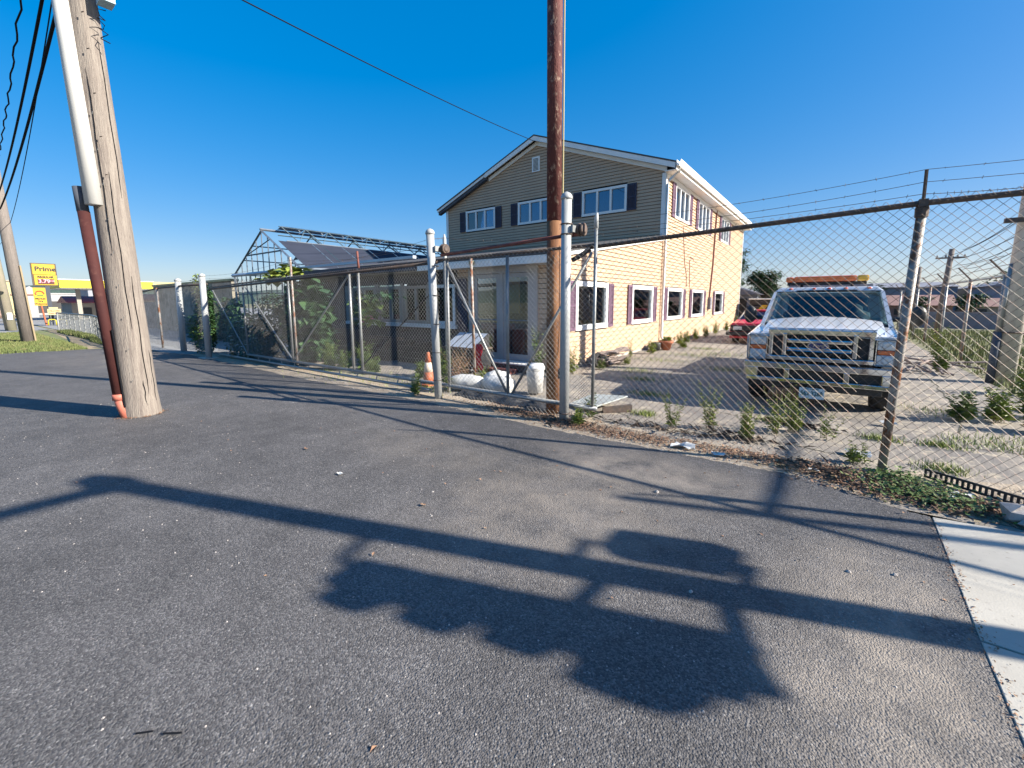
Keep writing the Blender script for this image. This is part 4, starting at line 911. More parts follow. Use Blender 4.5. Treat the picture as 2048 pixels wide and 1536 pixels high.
MB().add([(rs(.27)[0], y, rs(.27, .02)[1]), (rs(.98)[0], y, rs(.98, .02)[1]), (rs(.98)[0], GY1, rs(.98, .02)[1]), (rs(.27)[0], GY1, rs(.27, .02)[1])], [(0, 1, 2, 3)]).build('shade_cloth', M_CLOTHB, gh)

# ------------------------------------------------------------------ vegetation builders
def leafquad(b, p, d, w, l, droop=.3):
    d = d.normalized(); s = d.cross(Vector((0, 0, 1)))
    if s.length < .1: s = Vector((1, 0, 0))
    s.normalize(); m1 = p+d*l*.5+Vector((0, 0, .05*l)); e = p+d*l-Vector((0, 0, droop*l))
    b.add([p, m1-s*w*.5, e, m1+s*w*.5], [(0, 1, 2), (0, 2, 3)])
def weed(x, y, h, n, lab, seed, m=M_LEAFY, leafl=.05, leafw=.014, spread=.35, cat='weed', group='weeds along the fence', z=0.0, name='weed', dens=26):
    rr = random.Random(seed); t = thing(name, lab, cat, (x, y, z), group)
    sb = MB(); lb = MB()
    for k in range(n):
        a = rr.uniform(0, 6.28); hh = h*rr.uniform(.55, 1.0); lean = spread*h*rr.uniform(.2, 1); bx, by = x+rr.uniform(-.06, .06), y+rr.uniform(-.06, .06)
        P = [Vector((bx+math.cos(a)*lean*(i/6)**1.5, by+math.sin(a)*lean*(i/6)**1.5, z+hh*i/6)) for i in range(7)]
        sb.tube(P, .0035, 3, r1=.001)
        for j in range(dens):
            tt = rr.uniform(.03, 1)**.8; i = min(5, int(tt*6)); q = P[i].lerp(P[i+1], tt*6-i)
            an = rr.uniform(0, 6.28); d = Vector((math.cos(an), math.sin(an), rr.uniform(.2, 1.0))); s = (1.15-.75*tt)*rr.uniform(.6, 1.3)
            leafquad(lb, q, d, leafw*s*1.2, leafl*s*1.3)
    sb.build('stem', M_STEM, t); lb.build('leaves', m, t, kind='stuff')
    return t
def foliage(c, rad, n, size, m, parent, seed, nm='foliage', wide=.7, flat=.0):
    rr = random.Random(seed); b = MB()
    for k in range(n):
        while True:
            p = Vector((rr.uniform(-1, 1), rr.uniform(-1, 1), rr.uniform(-1, 1)))
            if p.length <= 1 and p.length > .25: break
        q = Vector(c)+Vector((p.x*rad[0], p.y*rad[1], p.z*rad[2])); a = rr.uniform(0, 6.28); d = Vector((math.cos(a), math.sin(a), rr.uniform(-.7, .5)))
        s = size*rr.uniform(.6, 1.4); leafquad(b, q, d, s*wide, s, rr.uniform(-.1, .5))
    return b.build(nm, m, parent, kind='stuff')
def tree(x, y, h, cr, lab, seed, m=M_LEAFD, n=900, leaf=.28, trunk=.12, name='tree', group=None, squash=1.0):
    rr = random.Random(seed); t = thing(name, lab, 'tree', (x, y, 0), group)
    tb = MB(); tb.tube([(x, y, -.05), (x+.05, y, h*.35), (x, y+.05, h*.7)], [trunk, trunk*.7, trunk*.3], 7)
    cl = []
    for k in range(9):
        a = rr.uniform(0, 6.28); rr2 = cr*rr.uniform(.3, .75); z = h*rr.uniform(.45, .92); c = Vector((x+math.cos(a)*rr2, y+math.sin(a)*rr2, z)); cl.append(c)
        tb.tube([(x, y, h*.35), tuple((Vector((x, y, h*.45))+c)/2), tuple(c)], [trunk*.4, trunk*.25, trunk*.1], 4)
    tb.build('trunk', M_WD, t); b = MB()
    for k in range(n):
        c = rr.choice(cl); p = Vector((rr.gauss(0, 1), rr.gauss(0, 1), rr.gauss(0, .7)))*cr*.24
        q = c+p; a = rr.uniform(0, 6.28); leafquad(b, q, Vector((math.cos(a), math.sin(a), rr.uniform(-.6, .6))), leaf*.7*rr.uniform(.6, 1.3), leaf*rr.uniform(.6, 1.3))
    b.build('crown', m, t, kind='stuff'); return t

W = [(-1.51, 5.31, .42, 7, 'spindly weed at the pavement crack, leftmost of those before the truck'),
     (-1.14, 5.55, .55, 9, 'tall forked weed left of the truck bumper behind the fence'),
     (-.72, 5.34, .40, 13, 'bushy bright weed at the crack below the grille'),
     (-.50, 5.75, .55, 8, 'upright weed just below the left headlight of the truck'),
     (-.30, 6.00, .42, 12, 'compact weed clump under the number plate'),
     (.02, 5.9, .38, 4, 'thin weed stems right of the number plate'),
     (.27, 5.12, .18, 6, 'small weed tuft left of the leaning rusty fence post')]
for k, (x, y, h, n_, lab) in enumerate(W): weed(x, y, h*1.15, int(n_*1.7), lab, 100+k, spread=.42, leafl=.045, leafw=.011, dens=34)
weed(-4.45, 8.1, .75, 16, 'yellow-green weed against the cream wall below the nearest window', 120, m=M_LEAFY, leafl=.07, leafw=.02)
weed(-4.5, 7.6, .45, 14, 'low dark weed at the house corner behind the pale gate post', 121, m=M_LEAF, leafl=.07, leafw=.03)
weed(-5.0, 7.55, 1.2, 12, 'tall grey-green weed between the glass doors and the rusty pole', 122, m=M_LEAF, leafl=.09, leafw=.02)
weed(-5.52, 4.66, .42, 9, 'leafy weed at the foot of the white gate post by the cone', 123, m=M_LEAF, leafl=.07, leafw=.03)
weed(-5.3, 5.15, 1.15, 8, 'climbing weed on the slim white post behind the gate', 124, m=M_LEAF, leafl=.08, leafw=.035, spread=.12)
weed(-5.1, 5.9, .40, 12, 'bright weed clump left of the white bags', 125, leafl=.08, leafw=.03)
weed(-2.55, 5.12, .35, 10, 'green weed tuft between pale gate post and steel sheet', 126, m=M_LEAF, leafl=.06, leafw=.02)
weed(-2.5, 4.72, .25, 8, 'small weed at the asphalt edge right of the pale gate post', 127, m=M_LEAFY, leafl=.06, leafw=.02)
weed(-4.05, 10.1, .22, 12, 'orange-green weed right of the bark stack', 128, m=M_LEAFY, leafl=.05, leafw=.02)
weed(-4.2, 9.0, .3, 12, 'low green weed in front of the bark stack', 129, m=M_LEAF, leafl=.05, leafw=.02)
weed(-4.45, 11.4, .6, 8, 'thin yellow weed at the wall below the second side window', 130)
for k, (x, y, h) in enumerate(((-4.3, 12.6, .4), (-4.4, 15.8, .5), (-4.4, 16.8, .45), (-4.45, 18.2, .5), (-4.4, 19.8, .55), (-4.5, 22, .6), (-4.5, 24.5, .6), (-4.3, 26.5, .8), (-4.0, 14.8, .25))):
    weed(x, y, h, 14, ['weed below the gap between second and third side windows', 'weed right of the terracotta pot at the wall', 'second weed clump right of the terracotta pot', 'weed under the fourth side window', 'weed at the wall right of the fourth side window', 'weed under the meter box', 'weed under the fifth side window', 'tall weed at the far corner of the house', 'small weed behind the terracotta pot'][k], 140+k, leafl=.09, leafw=.03, group='weeds along the house wall')
for k, (x, y, h) in enumerate(((1.75, 8.0, .5), (2.1, 8.4, .8), (2.5, 8.7, .95), (2.0, 7.6, .45), (2.75, 9.2, .9), (1.4, 7.8, .4), (2.6, 10.6, .7), (1.9, 13, .6), (2.3, 16.5, 1.0))):
    weed(x, y, h, 16, ['weed at the right, low clump nearest the truck wheel side', 'tall green weed right of the truck by the field edge', 'tallest green weed at the right edge', 'low weed in front of the tall right-edge weeds', 'weed behind the tallest at the right edge', 'small separate weed right of the leaning fence post', 'weed at the foot of the right utility pole', 'weed between truck and right utility pole', 'shrubby weed beside the truck mirror'][k], 160+k, m=M_LEAF if k % 2 else M_LEAFY, leafl=.10, leafw=.03, group='weeds at the right field edge')
for k, (x, y, h) in enumerate(((-8.0, 5.6, .42), (-8.6, 5.8, .7), (-6.75, 5.9, .35), (-6.5, 6.2, .6), (-8.95, 5.5, .5), (-9.35, 5.4, .7), (-9.9, 5.7, .6))):
    weed(x, y, h, 15, ['green weed behind the gate, right of its middle upright', 'lush green weed behind the gate, left of its middle upright', 'weed behind the gate below the pale sill', 'weed behind the gate near the orange cone', 'green weed in the shade behind the gate', 'green weed beside the rusty gate upright', 'weed below the grape vine'][k], 180+k, m=M_LEAF, leafl=.12, leafw=.035, group='weeds behind the sliding gate')
weed(-5.9, 6.0, .6, 24, 'brown dry brush behind the orange cone', 190, m=M_LEAFO, leafl=.06, leafw=.012, name='dry_brush', cat='brush')
weed(-6.2, 6.6, .7, 20, 'reddish dry brush left of the display table', 191, m=M_LEAFO, leafl=.06, leafw=.012, name='dry_brush', cat='brush')
# ivy column, vines, grape
iv = thing('ivy_column', 'dark ivy column climbing the fence between two white posts', 'vine', (-15.5, 5.0, 0))
MB().tube([(-15.5, 5.0, 0), (-15.45, 5.0, 1.0), (-15.5, 5.0, 2.0)], .02, 5).build('stem', M_WD, iv)
foliage((-15.5, 5.0, 1.1), (.42, .25, 1.0), 2800, .10, M_LEAFD, iv, 1); foliage((-15.8, 4.95, .6), (.7, .3, .65), 1500, .095, M_LEAF, iv, 2); foliage((-15.75, 4.9, 2.05), (.35, .1, .4), 160, .08, M_LEAFY, iv, 3)
v2 = thing('creeper', 'low dark creeper covering the fence foot left of the gate', 'vine', (-13.5, 5.4, 0))
MB().tube([(-13.5, 5.4, 0), (-13.4, 5.4, .9)], .02, 5).build('stem', M_WD, v2)
foliage((-13.6, 5.45, .5), (1.6, .4, .75), 3000, .10, M_LEAFD, v2, 4); foliage((-12.5, 5.6, .9), (.9, .4, .95), 1800, .10, M_LEAFD, v2, 5)
v3 = thing('creeper', 'dark creeper at the foot of the weathered block wall', 'vine', (-22, 7.2, 0))
MB().tube([(-22, 7.2, 0), (-22, 7.2, .9)], .02, 5).build('stem', M_WD, v3)
foliage((-22, 7.2, .5), (3.5, .6, .65), 1800, .16, M_LEAFD, v3, 6); foliage((-19.5, 7.0, .9), (2.0, .4, .9), 900, .16, M_LEAFD, v3, 7)
gv = thing('grape_vine', 'large-leaved grape vine sprawling over the gate before the greenhouse', 'vine', (-11, 5.7, 0))
MB().tube([(-11, 5.7, 0), (-11.1, 5.6, 1.0), (-10.9, 5.5, 1.9), (-11.4, 5.4, 2.4)], .03, 6).build('stem', M_WD, gv)
foliage((-11.0, 5.8, 1.15), (.95, .45, 1.1), 1300, .24, M_LEAFD, gv, 8, wide=1.0); foliage((-10.4, 5.5, .85), (.8, .35, .8), 420, .20, M_LEAFD, gv, 9, wide=1.0)
foliage((-11.9, 5.5, 2.2), (.55, .3, .14), 60, .24, M_LEAFY, gv, 10, wide=1.0); foliage((-10.9, 5.4, 2.36), (.45, .3, .10), 45, .26, M_LEAFY, gv, 11, wide=1.0); foliage((-9.6, 6.6, 1.35), (.6, .3, .35), 130, .24, M_LEAF, gv, 12, wide=1.0)
foliage((-9.0, 6.6, 1.7), (.8, .3, .10), 60, .16, M_LEAFD, gv, 13)
for k, (x, y, z) in enumerate(((-13.2, 5.0, 1.02), (-12.9, 5.0, 1.05), (-13.0, 5.0, .86), (-13.3, 4.8, .62), (-13.2, 4.8, .52), (-13.35, 4.8, .42), (-12.5, 5.0, .9), (-12.8, 4.9, .35), (-12.6, 4.9, .42), (-12.2, 5.0, .6))):
    f = thing('wild_carrot', 'white umbrella flower head among the creeper by the gate post', 'flower', (x, y, 0), 'white umbrella flowers by the left gate post')
    MB().tube([(x, y, 0), (x, y, z)], .004, 4).build('stem', M_STEM, f)
    b = MB(); rr = random.Random(k)
    for q in range(26): a = rr.uniform(0, 6.28); r_ = rr.uniform(0, .06); c = Vector((x+math.cos(a)*r_, y+math.sin(a)*r_, z+.01+rr.uniform(0, .012))); b.add([c+Vector((.011, 0, 0)), c+Vector((0, .011, 0)), c-Vector((.011, 0, 0)), c-Vector((0, .011, .006))], [(0, 1, 2, 3)])
    b.build('flower_head', M_FLOWER, f, kind='stuff')
# grass on the verge and field
def grass(name, regions, n, h, m, seed, lab):
    rr = random.Random(seed); b = MB()
    for k in range(n):
        x0, x1, y0, y1, hh = rr.choices(regions, weights=[abs((r[1]-r[0])*(r[3]-r[2])) for r in regions])[0]
        x = rr.uniform(x0, x1); y = rr.uniform(y0, y1); a = rr.uniform(0, 6.28); s = hh*rr.uniform(.5, 1.4); w_ = .008+s*.06; l = rr.uniform(-.5, .5)*s
        b.add([(x-w_*math.cos(a), y-w_*math.sin(a), 0), (x+w_*math.cos(a), y+w_*math.sin(a), 0), (x+l*math.sin(a), y-l*math.cos(a), s)], [(0, 1, 2)])
    o = b.build(name, m, kind='stuff'); tag(o, lab, 'grass'); return o
grass('verge_grass', [(-34.3, -20.4, -3, 2.95, .08), (-26, -20.2, 2.2, 3.0, .07), (-33, -21, 3.75, 4.25, .16), (-24, -20.3, 3.6, 4.2, .12)], 60000, .13, M_GRASS, 21, 'green grass verge beyond the asphalt on the left')
grass('field_grass', [(2.7, 14, 9, 30, .18), (2.4, 3.5, 6, 30, .14)], 16000, .15, M_GRASS, 22, 'patchy rough grass on the field at the right')
def ztuft(name, pts, n, spread, h, m, seed, lab, cat='grass'):
    rr = random.Random(seed); b = MB()
    for k in range(n):
        cx, cy, s_ = rr.choice(pts); x = cx+rr.gauss(0, s_); y = cy+rr.gauss(0, s_*.6); a = rr.uniform(0, 6.28); s = h*rr.uniform(.4, 1.3); w_ = .004
        l = rr.uniform(-.8, .8)*s
        b.add([(x-w_*math.cos(a), y-w_*math.sin(a), 0), (x+w_*math.cos(a), y+w_*math.sin(a), 0), (x+l*math.sin(a), y-l*math.cos(a), s)], [(0, 1, 2)])
    o = b.build(name, m, kind='stuff'); tag(o, lab, cat); return o
ztuft('crack_grass', [(-3.4, 9.2, .25), (-3.0, 8.3, .2), (-2.4, 7.0, .15), (-1.9, 10.5, .3), (-3.6, 11.3, .4), (-3.2, 12.8, .4), (-2.6, 13.6, .4), (-.5, 6.35, .1), (.5, 6.2, .1), (1.0, 6.3, .1), (1.4, 6.6, .2), (.9, 5.4, .1), (-2.9, 6.0, .1), (-2.0, 5.7, .1), (-3.3, 14.8, .3), (-7.0, 5.3, .5), (-8.5, 5.2, .6), (-5.8, 5.3, .3), (1.3, 8.2, .3), (1.8, 6.9, .3)], 5200, .2, .07, M_LEAFY, 23, 'yellow-green grass growing in cracks of the old yard pavement')
# ground cover at the foot of the fence right of the leaning post, leaf litter
def litter(name, n, pts, size, m, seed, lab, up_=.02, cat='litter', wide=.6):
    rr = random.Random(seed); b = MB()
    for k in range(n):
        cx, cy, sx, sy = rr.choice(pts); x = cx+rr.gauss(0, sx); y = cy+rr.gauss(0, sy); z = rr.uniform(.003, up_)
        a = rr.uniform(0, 6.28); d = Vector((math.cos(a), math.sin(a), rr.uniform(-.3, .7))); s = size*rr.uniform(.5, 1.5)
        leafquad(b, Vector((x, y, z)), d, s*wide, s, rr.uniform(-.3, .4))
    o = b.build(name, m, kind='stuff'); tag(o, lab, cat); return o
litter('leaf_litter', 9000, [(-2.9, 4.75, .5, .10), (-2.2, 4.62, .5, .09), (-1.3, 4.72, .6, .10), (-.3, 4.78, .4, .08), (.1, 4.68, .18, .12), (.35, 4.58, .22, .14), (.75, 4.55, .22, .12), (-3.6, 4.8, .4, .1), (1.2, 4.5, .2, .1)], .028, M_LEAFO, 31, 'brown dead leaves and twigs drifted along the fence foot')
litter('twigs', 900, [(-.8, 5.32, .25, .05), (-2.7, 4.7, .5, .1), (.1, 4.65, .25, .1), (-.3, 6.28, .2, .03), (-1.6, 5.12, .4, .03), (.9, 4.5, .3, .1)], .11, M_WD, 32, 'thin dark twigs scattered at the foot of the fence', wide=.04, up_=.03, cat='twigs')
litter('clover_cover', 1500, [(.45, 4.62, .12, .14), (.62, 4.5, .14, .12), (.52, 4.9, .10, .08), (.85, 4.5, .12, .1), (.7, 4.75, .12, .1)], .026, M_LEAF, 33, 'green clover creeping from the fence foot beside the leaning post', up_=.07, cat='ground cover', wide=.9)
litter('pale_leaves', 260, [(.6, 4.55, .25, .12), (.9, 4.55, .2, .1), (-.1, 4.6, .3, .08)], .045, M_SAND, 34, 'pale dry leaves lying on the clover by the leaning post', wide=.7)
ring = [(-7.7+.23*math.cos(k*.7), 1.57+.23*math.sin(k*.7), .03, .03) for k in range(9)]
litter('pole_foot_litter', 500, ring, .018, M_LEAFO, 35, 'dead leaf crumbs gathered round the foot of the foreground wooden pole', up_=.01)
litter('joint_grit', 700, [(.66, 4.0-.22*k, .022, .12) for k in range(18)], .012, M_LEAFO, 37, 'dark grit and leaf crumbs along the joint between asphalt and concrete', up_=.012, cat='grit')
litter('loose_leaves', 90, [(-4, 2.6, 3.2, 1.0), (-1.5, 3.2, 1.5, .5)], .022, M_LEAFO, 36, 'few scattered brown leaf bits on the asphalt', up_=.008)
# pebbles scattered on the asphalt
def pebbles(name, n, region, sz, seed, lab, z=0.0):
    rr = random.Random(seed); b = MB()
    for k in range(n):
        x = rr.uniform(region[0], region[1]); y = rr.uniform(region[2], region[3]); s = sz*rr.uniform(.4, 1.3)
        v = [(x+s*math.cos(i*1.57+k)*rr.uniform(.7, 1), y+s*math.sin(i*1.57+k)*rr.uniform(.7, 1), z) for i in range(4)]+[(x+rr.uniform(-.3, .3)*s, y, z+s*.8)]
        b.add(v, [(0, 1, 4), (1, 2, 4), (2, 3, 4), (3, 0, 4)])
    o = b.build(name, M_STONE, kind='stuff'); tag(o, lab, 'pebbles'); return o
pebbles('grit', 900, (-9, .6, .1, 4.3), .006, 41, 'tiny loose grit on the dark asphalt')
pebbles('gravel', 1500, (-9, 2.5, 4.35, 5.2), .011, 42, 'small gravel in the dirt strip along the fence', z=-.002)
stones = [(-2.54, 2.29, 0.010, 'grey pebble on the asphalt near the middle'), (-1.06, 3.38, 0.018, 'white stone on the asphalt before the fence'), (.17, 2.99, 0.013, 'pale stone left of the concrete pavement'), (.38, 3.11, 0.012, 'brownish stone nearest the concrete pavement edge'), (-.51, 2.27, 0.012, 'pale stone inside the long pole shadow'), (-2.25, 2.01, 0.008, 'small pale pebble left of the pole shadow')]
for k, (x, y, s, lab) in enumerate(stones):
    b = MB().lathe((x, y, 0), [(s*.8, 0), (s, s*.3), (s*.6, s*.8), (s*.1, s)], 7); rr = random.Random(k); b.v = [(p[0]+rr.uniform(-.25, .25)*s, p[1]+rr.uniform(-.25, .25)*s, p[2]) for p in b.v]
    tag(b.build('stone', M_STONE), lab, 'stone')
def scrap(x, y, s, m, lab, seed, nm='paper_scrap', cat='litter', z=.01):
    rr = random.Random(seed); n = 5; vs = []
    for j in range(n):
        for i in range(n): vs.append((x+(i-2)*s*.25*rr.uniform(.8, 1.2), y+(j-2)*s*.14*rr.uniform(.8, 1.2), z+rr.uniform(0, s*.22)))
    tag(MB().add(vs, [(j*n+i, j*n+i+1, (j+1)*n+i+1, (j+1)*n+i) for j in range(n-1) for i in range(n-1)]).build(nm, m), lab, cat)
scrap(-3.48, 2.04, .06, M_BAG, 'small white paper scrap on the asphalt, left of the middle', 1)
scrap(-1.18, 4.62, .22, M_BAG, 'long crumpled white plastic film under the fence', 2, 'plastic_film'); scrap(-.85, 4.58, .12, M_BAG, 'white plastic scrap right of the long film under the fence', 3)
scrap(-.04, 4.66, .10, M_BAG, 'crumpled white tissue in the dead leaves left of the leaning post', 4); scrap(.93, 4.72, .16, M_BAG, 'white torn paper in front of the black drain grate', 5)
scrap(.80, 4.62, .12, M_STEELSH, 'flattened pale scrap on the clover', 6); scrap(.28, 5.42, .2, M_BAG, 'flat white board scrap behind the fence near the leaning post', 7, 'board_scrap')
scrap(.10, 4.58, .07, M_STRAW, 'small tan stick scrap below the crumpled tissue', 8); scrap(-4.4, 2.2, .05, M_LEAFO, 'brown leaf lying on the asphalt', 9, 'dead_leaf'); scrap(-2.42, 2.08, .045, M_LEAFO, 'orange curled leaf beside the grey pebble', 10, 'dead_leaf')
tag(MB().tube([(-1.91, .27, .006), (-1.87, .31, .007)], .004, 4).build('twig', M_CABLE), 'short black twig at the lower left, left of a pair', 'twig', 'pair of black twigs')
tag(MB().tube([(-1.83, .33, .006), (-1.78, .37, .007)], .004, 4).build('twig', M_CABLE), 'short black twig at the lower left, right of a pair', 'twig', 'pair of black twigs')
# black plastic grate strip
dg = thing('drain_grate', 'black plastic drain grate strip with square holes lying under the fence', 'grate', (.95, 4.93, 0))
a0 = Vector((.73, 5.06, .05)); a1 = Vector((1.20, 4.74, .05)); dv = (a1-a0); L_ = dv.length; dv.normalize(); sd = Vector((-dv.y, dv.x, 0))
T_ = Matrix(((dv.x, sd.x, 0, a0.x), (dv.y, sd.y, 0, a0.y), (0, 0, 1, 0), (0, 0, 0, 1)))
b = MB(); b.box(0, L_+.3, -.012, .0, .01, .028, T_); b.box(0, L_+.3, -.012, .0, .072, .09, T_); b.build('rail', M_BLACK, dg)
for k in range(20): MB().box(k*L_/16, k*L_/16+.017, -.011, -.001, .027, .074, T_).build('bar', M_BLACK, dg)
# broken stones at the right edge
for k, (x, y, s, lab) in enumerate(((1.13, 4.42, .085, 'broken grey concrete chunk at the right edge, upper one'), (1.20, 4.33, .07, 'broken grey concrete chunk resting before the upper one'))):
    b = MB().lathe((x, y, 0), [(s*.9, 0), (s, s*.5), (s*.8, s*1.2), (s*.3, s*1.5)], 6); rr = random.Random(k+9); b.v = [(p[0]+rr.uniform(-.4, .4)*s, p[1]+rr.uniform(-.4, .4)*s, max(0, p[2]+rr.uniform(-.2, .2)*s)) for p in b.v]
    tag(b.build('concrete_chunk', M_STONE), lab, 'rubble')

# ------------------------------------------------------------------ things behind the gate
cn_ = thing('traffic_cone', 'faded orange and white traffic cone left of the white gate post', 'cone', (-6.03, 5.42, 0))
MB().lathe((-6.03, 5.42, 0), [(.10, .03), (.085, .25)], 16).build('lower_cone', M_ORNG, cn_, smooth=True)
MB().lathe((-6.03, 5.42, .25), [(.084, 0), (.06, .18)], 16).build('collar', mat('faded_white_collar', (.62, .52, .42), rough=.7), cn_, smooth=True)
MB().lathe((-6.03, 5.42, .43), [(.059, 0), (.035, .17), (.033, .19)], 16).build('tip', M_ORNG, cn_, smooth=True)
MB().box(-6.18, -5.88, 5.27, 5.57, 0, .03).build('base', M_ORNG, cn_, bevel=.01)
def sack(x, y, lx, r, lab, seed, rot=0):
    b = MB(); rr = random.Random(seed); n = 16; N = 9; vs = []
    for i in range(N):
        t = i/(N-1); q = r*(.72+.28*math.sin(math.pi*t)**.5)*(1+.04*math.sin(i*3)); xx = (t-.5)*lx
        for k in range(n):
            a = 2*math.pi*k/n; rr_2 = q*(1+.05*math.sin(3*a+i)+rr.uniform(-.03, .03)); px = xx; py = rr_2*math.cos(a); pz = r*.85+rr_2*.85*math.sin(a)
            vs.append((x+px*math.cos(rot)-py*math.sin(rot), y+px*math.sin(rot)+py*math.cos(rot), max(.005, pz)))
    fs = [(i*n+k, (i+1)*n+k, (i+1)*n+(k+1) % n, i*n+(k+1) % n) for i in range(N-1) for k in range(n)]+[tuple(range(n)), tuple((N-1)*n+k for k in reversed(range(n)))]
    return tag(b.add(vs, fs).build('plastic_drum', M_BAG, smooth=True), lab, 'drum', 'white drums behind the gate')
sack(-5.10, 5.48, .60, .165, 'white plastic drum lying behind the gate, left one with blue tint', 1, .35)
sack(-4.50, 5.62, .52, .18, 'white lumpy drum lying behind the gate, right one', 2, .15)
sack(-4.72, 5.85, .42, .2, 'white drum behind the other two lying drums', 3, 1.1)
bk = thing('bucket', 'upright white plastic bucket left of the rusty pole', 'bucket', (-3.98, 5.95, 0))
MB().lathe((-3.98, 5.95, .03), [(.125, 0), (.15, .36), (.15, .38), (.16, .39), (.16, .41)], 20).build('body', M_BAG, bk, smooth=True)
MB().lathe((-3.98, 5.95, .44), [(.163, 0), (.163, .02), (.15, .04), (.14, .07)], 20).build('rim_band', M_WHITE, bk, smooth=True)
tb = thing('display_table', 'black display table with sloping printed sheets beside the doors', 'table', (-6.9, 7.15, 0))
MB().box(-7.05, -6.15, 6.85, 7.4, .06, .50).build('cabinet', M_BLACK, tb); MB().box(-7.1, -6.1, 6.8, 7.4, .505, .545).build('shelf', M_WD, tb)
MB().box(-7.05, -6.2, 6.80, 6.84, .07, .10).build('kick_rail', M_GALV, tb)
for k in range(4):
    x = -7.02+k*.22; MB().add([(x, 6.83, .562), (x+.19, 6.83, .562), (x+.19, 7.32, .842), (x, 7.32, .842)], [(0, 1, 2, 3)]).build('printed_sheet', M_PAPER, tb)
MB().hexa([(-7.05, 6.83, .547), (-6.15, 6.83, .547), (-6.15, 7.35, .547), (-7.05, 7.35, .547)], [(-7.05, 6.83, .553), (-6.15, 6.83, .553), (-6.15, 7.35, .85), (-7.05, 7.35, .85)]).build('sloped_top', M_BLACK, tb)
b = MB(); n = 8; vs = []
for j in range(n+1):
    for i in range(5): vs.append((-6.05+.05*i+.02*math.sin(j), 6.75+.03*math.sin(i*2+j), .12+.55*j/n))
tag(b.add(vs, [(j*5+i, j*5+i+1, (j+1)*5+i+1, (j+1)*5+i) for j in range(n) for i in range(4)]).build('red_cloth', M_REDC, smooth=True), 'bright red cloth hanging at the corner of the display table', 'cloth')
# crates and planters under shopfront, plastic chair
for k, (x, y, w_, h, m_, lab) in enumerate(((-11.6, 7.3, 1.3, .75, M_WD, 'dark wooden crate below the left shopfront window'), (-10.0, 7.3, 1.2, .6, M_WD, 'dark wooden planter box below the middle shopfront window'), (-8.6, 7.4, .9, .55, M_BLACK, 'black tub below the right shopfront window'))):
    t = thing('crate', lab, 'crate', (x, y, 0), 'crates below the shopfront')
    for q in range(int(h/.15)):
        MB().box(x-w_/2, x+w_/2, y-.3, y-.27, q*.15+.01, q*.15+.14).build('slat', m_, t); MB().box(x-w_/2, x+w_/2, y+.27, y+.3, q*.15+.01, q*.15+.14).build('slat', m_, t)
    for sx_ in (-1, 1): MB().box(x+sx_*w_/2-.02, x+sx_*w_/2+.02, y-.26, y+.26, 0, h).build('end_panel', m_, t)
pl = thing('bench', 'pale slatted garden bench in the shade behind the grape vine', 'bench', (-13.2, 7.2, 0))
for k in range(3): MB().box(-13.9, -12.6, 7.35-.02*k, 7.38-.02*k, .95-.1*k, 1.02-.1*k).build('back_slat', M_GUT, pl)
for k in range(4): MB().box(-13.9, -12.6, 6.85+k*.12, 6.94+k*.12, .60, .63).build('seat_slat', M_GUT, pl)
for x in (-13.8, -12.7): 
    for y in (6.88, 7.3): MB().box(x, x+.05, y, y+.05, 0, .6).build('leg', M_GUT, pl)
tag(MB().lathe((-10.9, 7.5, .95), [(.1, 0), (.2, .1), (.14, .22)], 10).build('red_pot', M_PINK, smooth=True), 'dull red bowl standing on the pale shopfront sill', 'bowl')
# steel sheet/ramp and a black sheet standing in for shade behind gate
tag(MB().hexa([(-3.05, 5.55, .04), (-2.55, 5.35, .10), (-2.35, 5.95, .16), (-3.0, 6.1, .08)], [(-3.05, 5.55, .055), (-2.55, 5.35, .115), (-2.35, 5.95, .175), (-3.0, 6.1, .095)]).build('steel_sheet', M_STEELSH), 'pale bent steel sheet lying right of the pale gate post', 'sheet metal')
tag(MB().hexa([(-2.5, 5.45, .0), (-2.2, 5.75, .0), (-2.24, 5.80, .0), (-2.54, 5.50, .0)], [(-2.5, 5.45, .07), (-2.2, 5.75, .10), (-2.24, 5.80, .10), (-2.54, 5.50, .07)]).build('channel_iron', M_RAIL), 'dark iron channel propping up the pale steel sheet', 'scrap iron')
rr = random.Random(3); b = MB(); nx_ = 34; ny_ = 8
b.add([(-5.0+2.0*i/nx_+rr.uniform(-.01, .01), 5.02+.42*j/ny_+rr.uniform(-.015, .015)+.03*math.sin(i*.6), max(.004, .085*math.sin(math.pi*j/ny_)*(.6+.4*math.sin(i*.8))+rr.uniform(-.015, .02))) for j in range(ny_+1) for i in range(nx_+1)], [(j*(nx_+1)+i, j*(nx_+1)+i+1, (j+1)*(nx_+1)+i+1, (j+1)*(nx_+1)+i) for j in range(ny_) for i in range(nx_)])
tag(b.build('gate_shade_sheet', M_BLACK), 'black sheet standing in for the dark shade below the white drums', 'sheeting')  # added black sheet paints the dark shade beneath the gate
# bark stack
bs_ = thing('bark_stack', 'stack of split bark slabs against the cream wall below the nearest window', 'wood stack', (-4.3, 10.1, 0))
rr = random.Random(77)
for k in range(13):
    x = -4.35+rr.uniform(-.12, .12); y = 9.75+rr.uniform(-.1, .4); z = .05+.035*(k % 9); l = rr.uniform(.3, .5); a = rr.uniform(-.5, .5)
    T_ = Matrix.Translation((x, y, z)) @ Euler((rr.uniform(-.1, .1), rr.uniform(-.1, .1), a+1.2)).to_matrix().to_4x4()
    MB().box(-l, l, -.1, .1, 0, .03, T_).build('bark_slab', M_BARK, bs_, bevel=.006)
tag(torus(MB(), (-4.45, 9.3, .17), .13, .05, 20, 8, 'x').build('tyre', M_TYRE, smooth=True), 'small black tyre leaning left of the bark stack', 'tyre')
